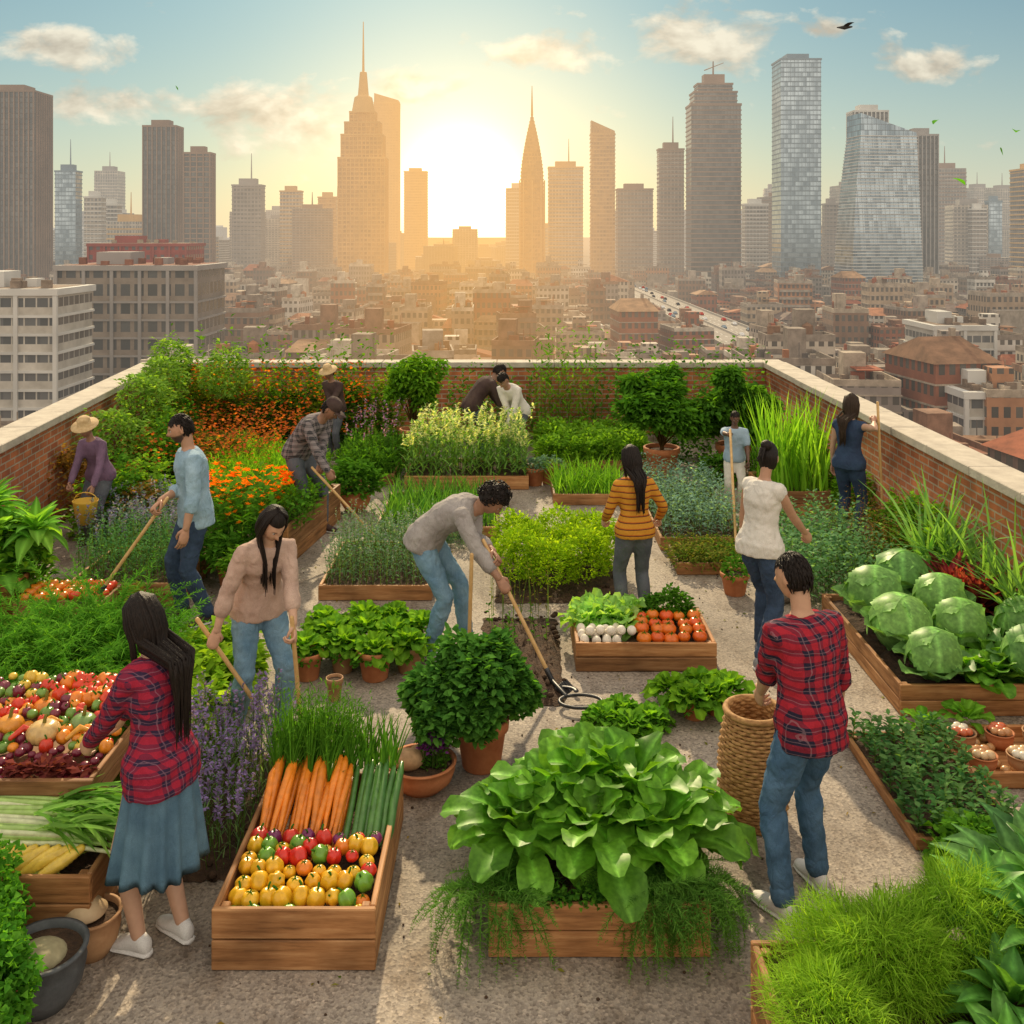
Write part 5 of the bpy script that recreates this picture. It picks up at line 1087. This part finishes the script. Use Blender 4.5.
block('grey_office_block',-114,-79,250,275,-5.6,GB,cop=C_GR); block('white_office_block',-112,-89,195,212,-8.5,WB,3.6,C_WH); block('red_brick_block',-178,-137,420,445,-1.5,RB,4,C_RD)
block('white_office_block',112,128,265,285,-22,WB,3.6,C_WH); block('white_office_block',84,98,185,203,-27,WB,3.6,C_WH)
def mat_city():
    m,nt=new('city_ground'); o=obj(nt); v=nd(nt,'ShaderNodeTexVoronoi',{'Vector':o,'Scale':.045}); 
    c=ramp(nt,nd(nt,'ShaderNodeSeparateColor',[v.outputs['Color']]).outputs[0],[(0,(.09,.085,.08)),(.3,(.16,.12,.09)),(.5,(.05,.07,.035)),(.7,(.22,.17,.13)),(1,(.12,.11,.10))],'CONSTANT')
    c=mix(nt,.6,c,ramp(nt,noise(nt,o,.3,5),[(.3,(.6,.6,.6)),(.7,(1.3,1.3,1.3))]),'MULTIPLY'); haze_paint(m,nt,prin(nt,c,.95)); return m
mb=MB(); s_=20000; mb.add([(-s_,-s_,CG),(s_,-s_,CG),(s_,s_,CG),(-s_,s_,CG)],np.array([[0,1,2,3]])); mb.build('ground',mat_city(),smooth=False)
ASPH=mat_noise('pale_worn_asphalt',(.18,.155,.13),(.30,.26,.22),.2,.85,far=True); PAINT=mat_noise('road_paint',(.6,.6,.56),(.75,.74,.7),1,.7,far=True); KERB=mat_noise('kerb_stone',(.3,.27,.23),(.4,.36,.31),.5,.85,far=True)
mb=MB(); b2(mb,road_x-12,road_x+12,320,1100,CG-.2,CG+9,mat=0)
for sx in (-12.3,12.3): b2(mb,road_x+sx-.28,road_x+sx+.28,320,1100,CG+5,CG+10,mat=2)
b2(mb,road_x-.3,road_x+.3,320,1100,CG+9.004,CG+9.9,mat=2)
for yy in np.arange(322,1090,9.):
    for xo in (-8.,-4.,4.,8.): b2(mb,road_x+xo-.12,road_x+xo+.12,yy,yy+4,CG+9.001,CG+9.008,mat=1)
mb.build('elevated_road',[ASPH,PAINT,KERB],smooth=False)
mb=MB(); b2(mb,-600,600,325,335,CG,CG+.05); mb.build('cross_street',ASPH,smooth=False)
def carmesh(col):
    mb=MB(); a=[(-2.1,.35,.5),(-2.05,.85,.75),(-1.0,.95,.85),(-.5,1.4,.7),(.8,1.42,.7),(1.5,.98,.82),(2.1,.85,.75),(2.15,.4,.5)]
    rings(mb,[np.array([(-.85*1,y,.3),(.85,y,.3),(.88,y,min(z,.8)),(.88*k,y,z),(-.88*k,y,z),(-.88,y,min(z,.8))]) for y,z,k in a],col,0)
    for sx in (-.8,.8):
        for sy in (-1.3,1.3): tube(mb,[(sx-.1,sy,.33),(sx+.1,sy,.33)],.33,12,(.02,.02,.02),rnd=False)
    return mb.build('car_mesh',VEG,smooth=False,link=False)
cars=[carmesh(c) for c in ((.6,.6,.6),(.05,.05,.06),(.4,.04,.03),(.2,.25,.3))]
for k in range(60): put(cars[k%4],'car',road_x+random.choice((-10.,-6.,-2.2,2.2,6.,10.)),U(330,950),CG+9.01)

mb=MB(); 
for (px,py,d,r) in ((965,185,9,.07),(1003,155,9,.06),(1016,131,9,.07),(938,120,10,.06),(178,88,10,.05)):
    leaves(mb,[((px-512)*d/1000,d,3.3+(235-py)*d/1000)],U(0,6.28),U(-.3,.8),r*2.2,r*1.1,.6,5,3,.3,0,(.08,.26,.03),(.10,.3,.05),0,roll=.8)
mb.build('flying_leaves',LEAF)
mb=MB(); c=np.array([13.3,40,11.6]); tube(mb,[c+(-.3,0,0),c,c+(.3,0,.03)],[.02,.09,.03],8,(.05,.05,.05)); leaves(mb,[c,c],[1.2,-1.2],.5,.6,.22,.7,4,3,.1,0,(.05,.05,.05),(.06,.06,.06),1); mb.build('bird',MATTE)

# ------------------------------------------------------------ sky, sun
SE=math.radians(31); SA=math.radians(-5)
w=bpy.data.worlds.new('World'); scene.world=w; w.use_nodes=True; nt=w.node_tree; nt.nodes.clear()
d=nd(nt,'ShaderNodeTexCoord').outputs['Generated']; d=nd(nt,'ShaderNodeVectorMath',[d],operation='NORMALIZE').outputs[0]
sky=nt.nodes.new('ShaderNodeTexSky'); sky.sky_type='NISHITA'; sky.sun_disc=False; sky.sun_elevation=SE; sky.sun_rotation=SA; sky.air_density=1.; sky.dust_density=.6; sky.ozone_density=2.
s=nd(nt,'ShaderNodeSeparateXYZ',[d]); 
base=mix(nt,1.,sky.outputs[0],(.040,.060,.056),'MULTIPLY')
dt=nd(nt,'ShaderNodeVectorMath',[d,tuple(nrm((-.05,1,.04)))],operation='DOT_PRODUCT').outputs['Value']; dt=mth(nt,'MAXIMUM',dt,0.)
z=mth(nt,'MAXIMUM',s.outputs[2],0.)
hz=mth(nt,'POWER',mth(nt,'SUBTRACT',1.,z),8.5)
warm=mix(nt,mth(nt,'POWER',dt,12.),(.74,.68,.56),(1.02,.76,.42))
c=mix(nt,mth(nt,'MULTIPLY',hz,.94),base,warm)
yy=mth(nt,'MAXIMUM',s.outputs[1],.05); u=mth(nt,'DIVIDE',s.outputs[0],yy); v=mth(nt,'DIVIDE',s.outputs[2],yy)
uv=nd(nt,'ShaderNodeCombineXYZ',[u,mth(nt,'MULTIPLY',v,1.7),0.]).outputs[0]
n1=nd(nt,'ShaderNodeTexNoise',{'Vector':uv,'Scale':15.,'Detail':6.,'Roughness':.58,'Distortion':.2}).outputs['Fac']
m_=None
for (cu,cv,ru,rv) in ((.033,.183,.070,.024),(.195,.20,.075,.032),(.415,.167,.055,.024),(-.225,.118,.085,.045),(-.47,.19,.10,.024),(-.40,.13,.10,.02),(.31,.205,.025,.010),(-.10,.15,.05,.02)):
    a=mth(nt,'POWER',mth(nt,'DIVIDE',mth(nt,'SUBTRACT',u,cu),ru),2.); b=mth(nt,'POWER',mth(nt,'DIVIDE',mth(nt,'SUBTRACT',v,cv),rv),2.)
    g=mth(nt,'EXPONENT',mth(nt,'MULTIPLY',mth(nt,'ADD',a,b),-1.)); m_=g if m_ is None else mth(nt,'MAXIMUM',m_,g)
cov=mth(nt,'ADD',mth(nt,'MULTIPLY',m_,.78),mth(nt,'MULTIPLY',mth(nt,'SUBTRACT',n1,.5),2.1))
cm=ramp(nt,cov,[(.28,(0,0,0)),(.66,(1,1,1))])
n2=nd(nt,'ShaderNodeTexNoise',{'Vector':nd(nt,'ShaderNodeVectorMath',[uv,(.004,.022,0)],operation='ADD').outputs[0],'Scale':15.,'Detail':4.,'Roughness':.55,'Distortion':.2}).outputs['Fac']
cc=ramp(nt,mth(nt,'SUBTRACT',n2,mth(nt,'MULTIPLY',mth(nt,'SUBTRACT',n1,.5),.6)),[(.38,(1.0,.90,.70)),(.62,(.58,.49,.37))])
c=mix(nt,mth(nt,'MULTIPLY',mth(nt,'MULTIPLY',cm,.82),mth(nt,'GREATER_THAN',s.outputs[1],.05)),c,cc)
n3=nd(nt,'ShaderNodeTexNoise',{'Vector':d,'Scale':3.,'Detail':4.}).outputs['Fac']
fill_deck=mth(nt,'MULTIPLY',ramp(nt,n3,[(.35,(.35,.35,.35)),(.6,(1,1,1))]),ramp(nt,mth(nt,'ADD',mth(nt,'MULTIPLY',s.outputs[1],-1.),mth(nt,'MULTIPLY',z,.9)),[(.0,(0,0,0)),(.35,(1,1,1))]))
c=mix(nt,mth(nt,'MULTIPLY',fill_deck,.85),c,(1.85,1.62,1.32))  # unseen bright cloud deck behind the camera, added as fill for people's fronts
glow=mix(nt,1.,(.80,.50,.16),mth(nt,'POWER',dt,70.),'MULTIPLY'); c=mix(nt,1.,c,glow,'ADD')
glow=mix(nt,1.,(3.,2.5,1.5),mth(nt,'POWER',dt,700.),'MULTIPLY'); c=mix(nt,1.,c,glow,'ADD')
nd(nt,'ShaderNodeOutputWorld',{'Surface':nd(nt,'ShaderNodeBackground',{'Color':c,'Strength':1.}).outputs[0]})

sun=bpy.data.lights.new('sun','SUN'); sun.energy=5.; sun.angle=math.radians(1.0); sun.color=(1,.80,.50); so=bpy.data.objects.new('sun',sun); bpy.context.collection.objects.link(so)
D=Vector((math.sin(SA)*math.cos(SE),math.cos(SA)*math.cos(SE),math.sin(SE))); so.rotation_euler=D.to_track_quat('Z','Y').to_euler(); so.location=(0,0,60)

cam=bpy.data.cameras.new('camera'); co=bpy.data.objects.new('camera',cam); bpy.context.collection.objects.link(co); co.location=(0,0,3.3); co.rotation_euler=(pi/2,0,0)
cam.sensor_width=36; cam.lens=36*1000/1024; cam.shift_y=-277/1024; cam.clip_start=.1; cam.clip_end=40000
scene.camera=co
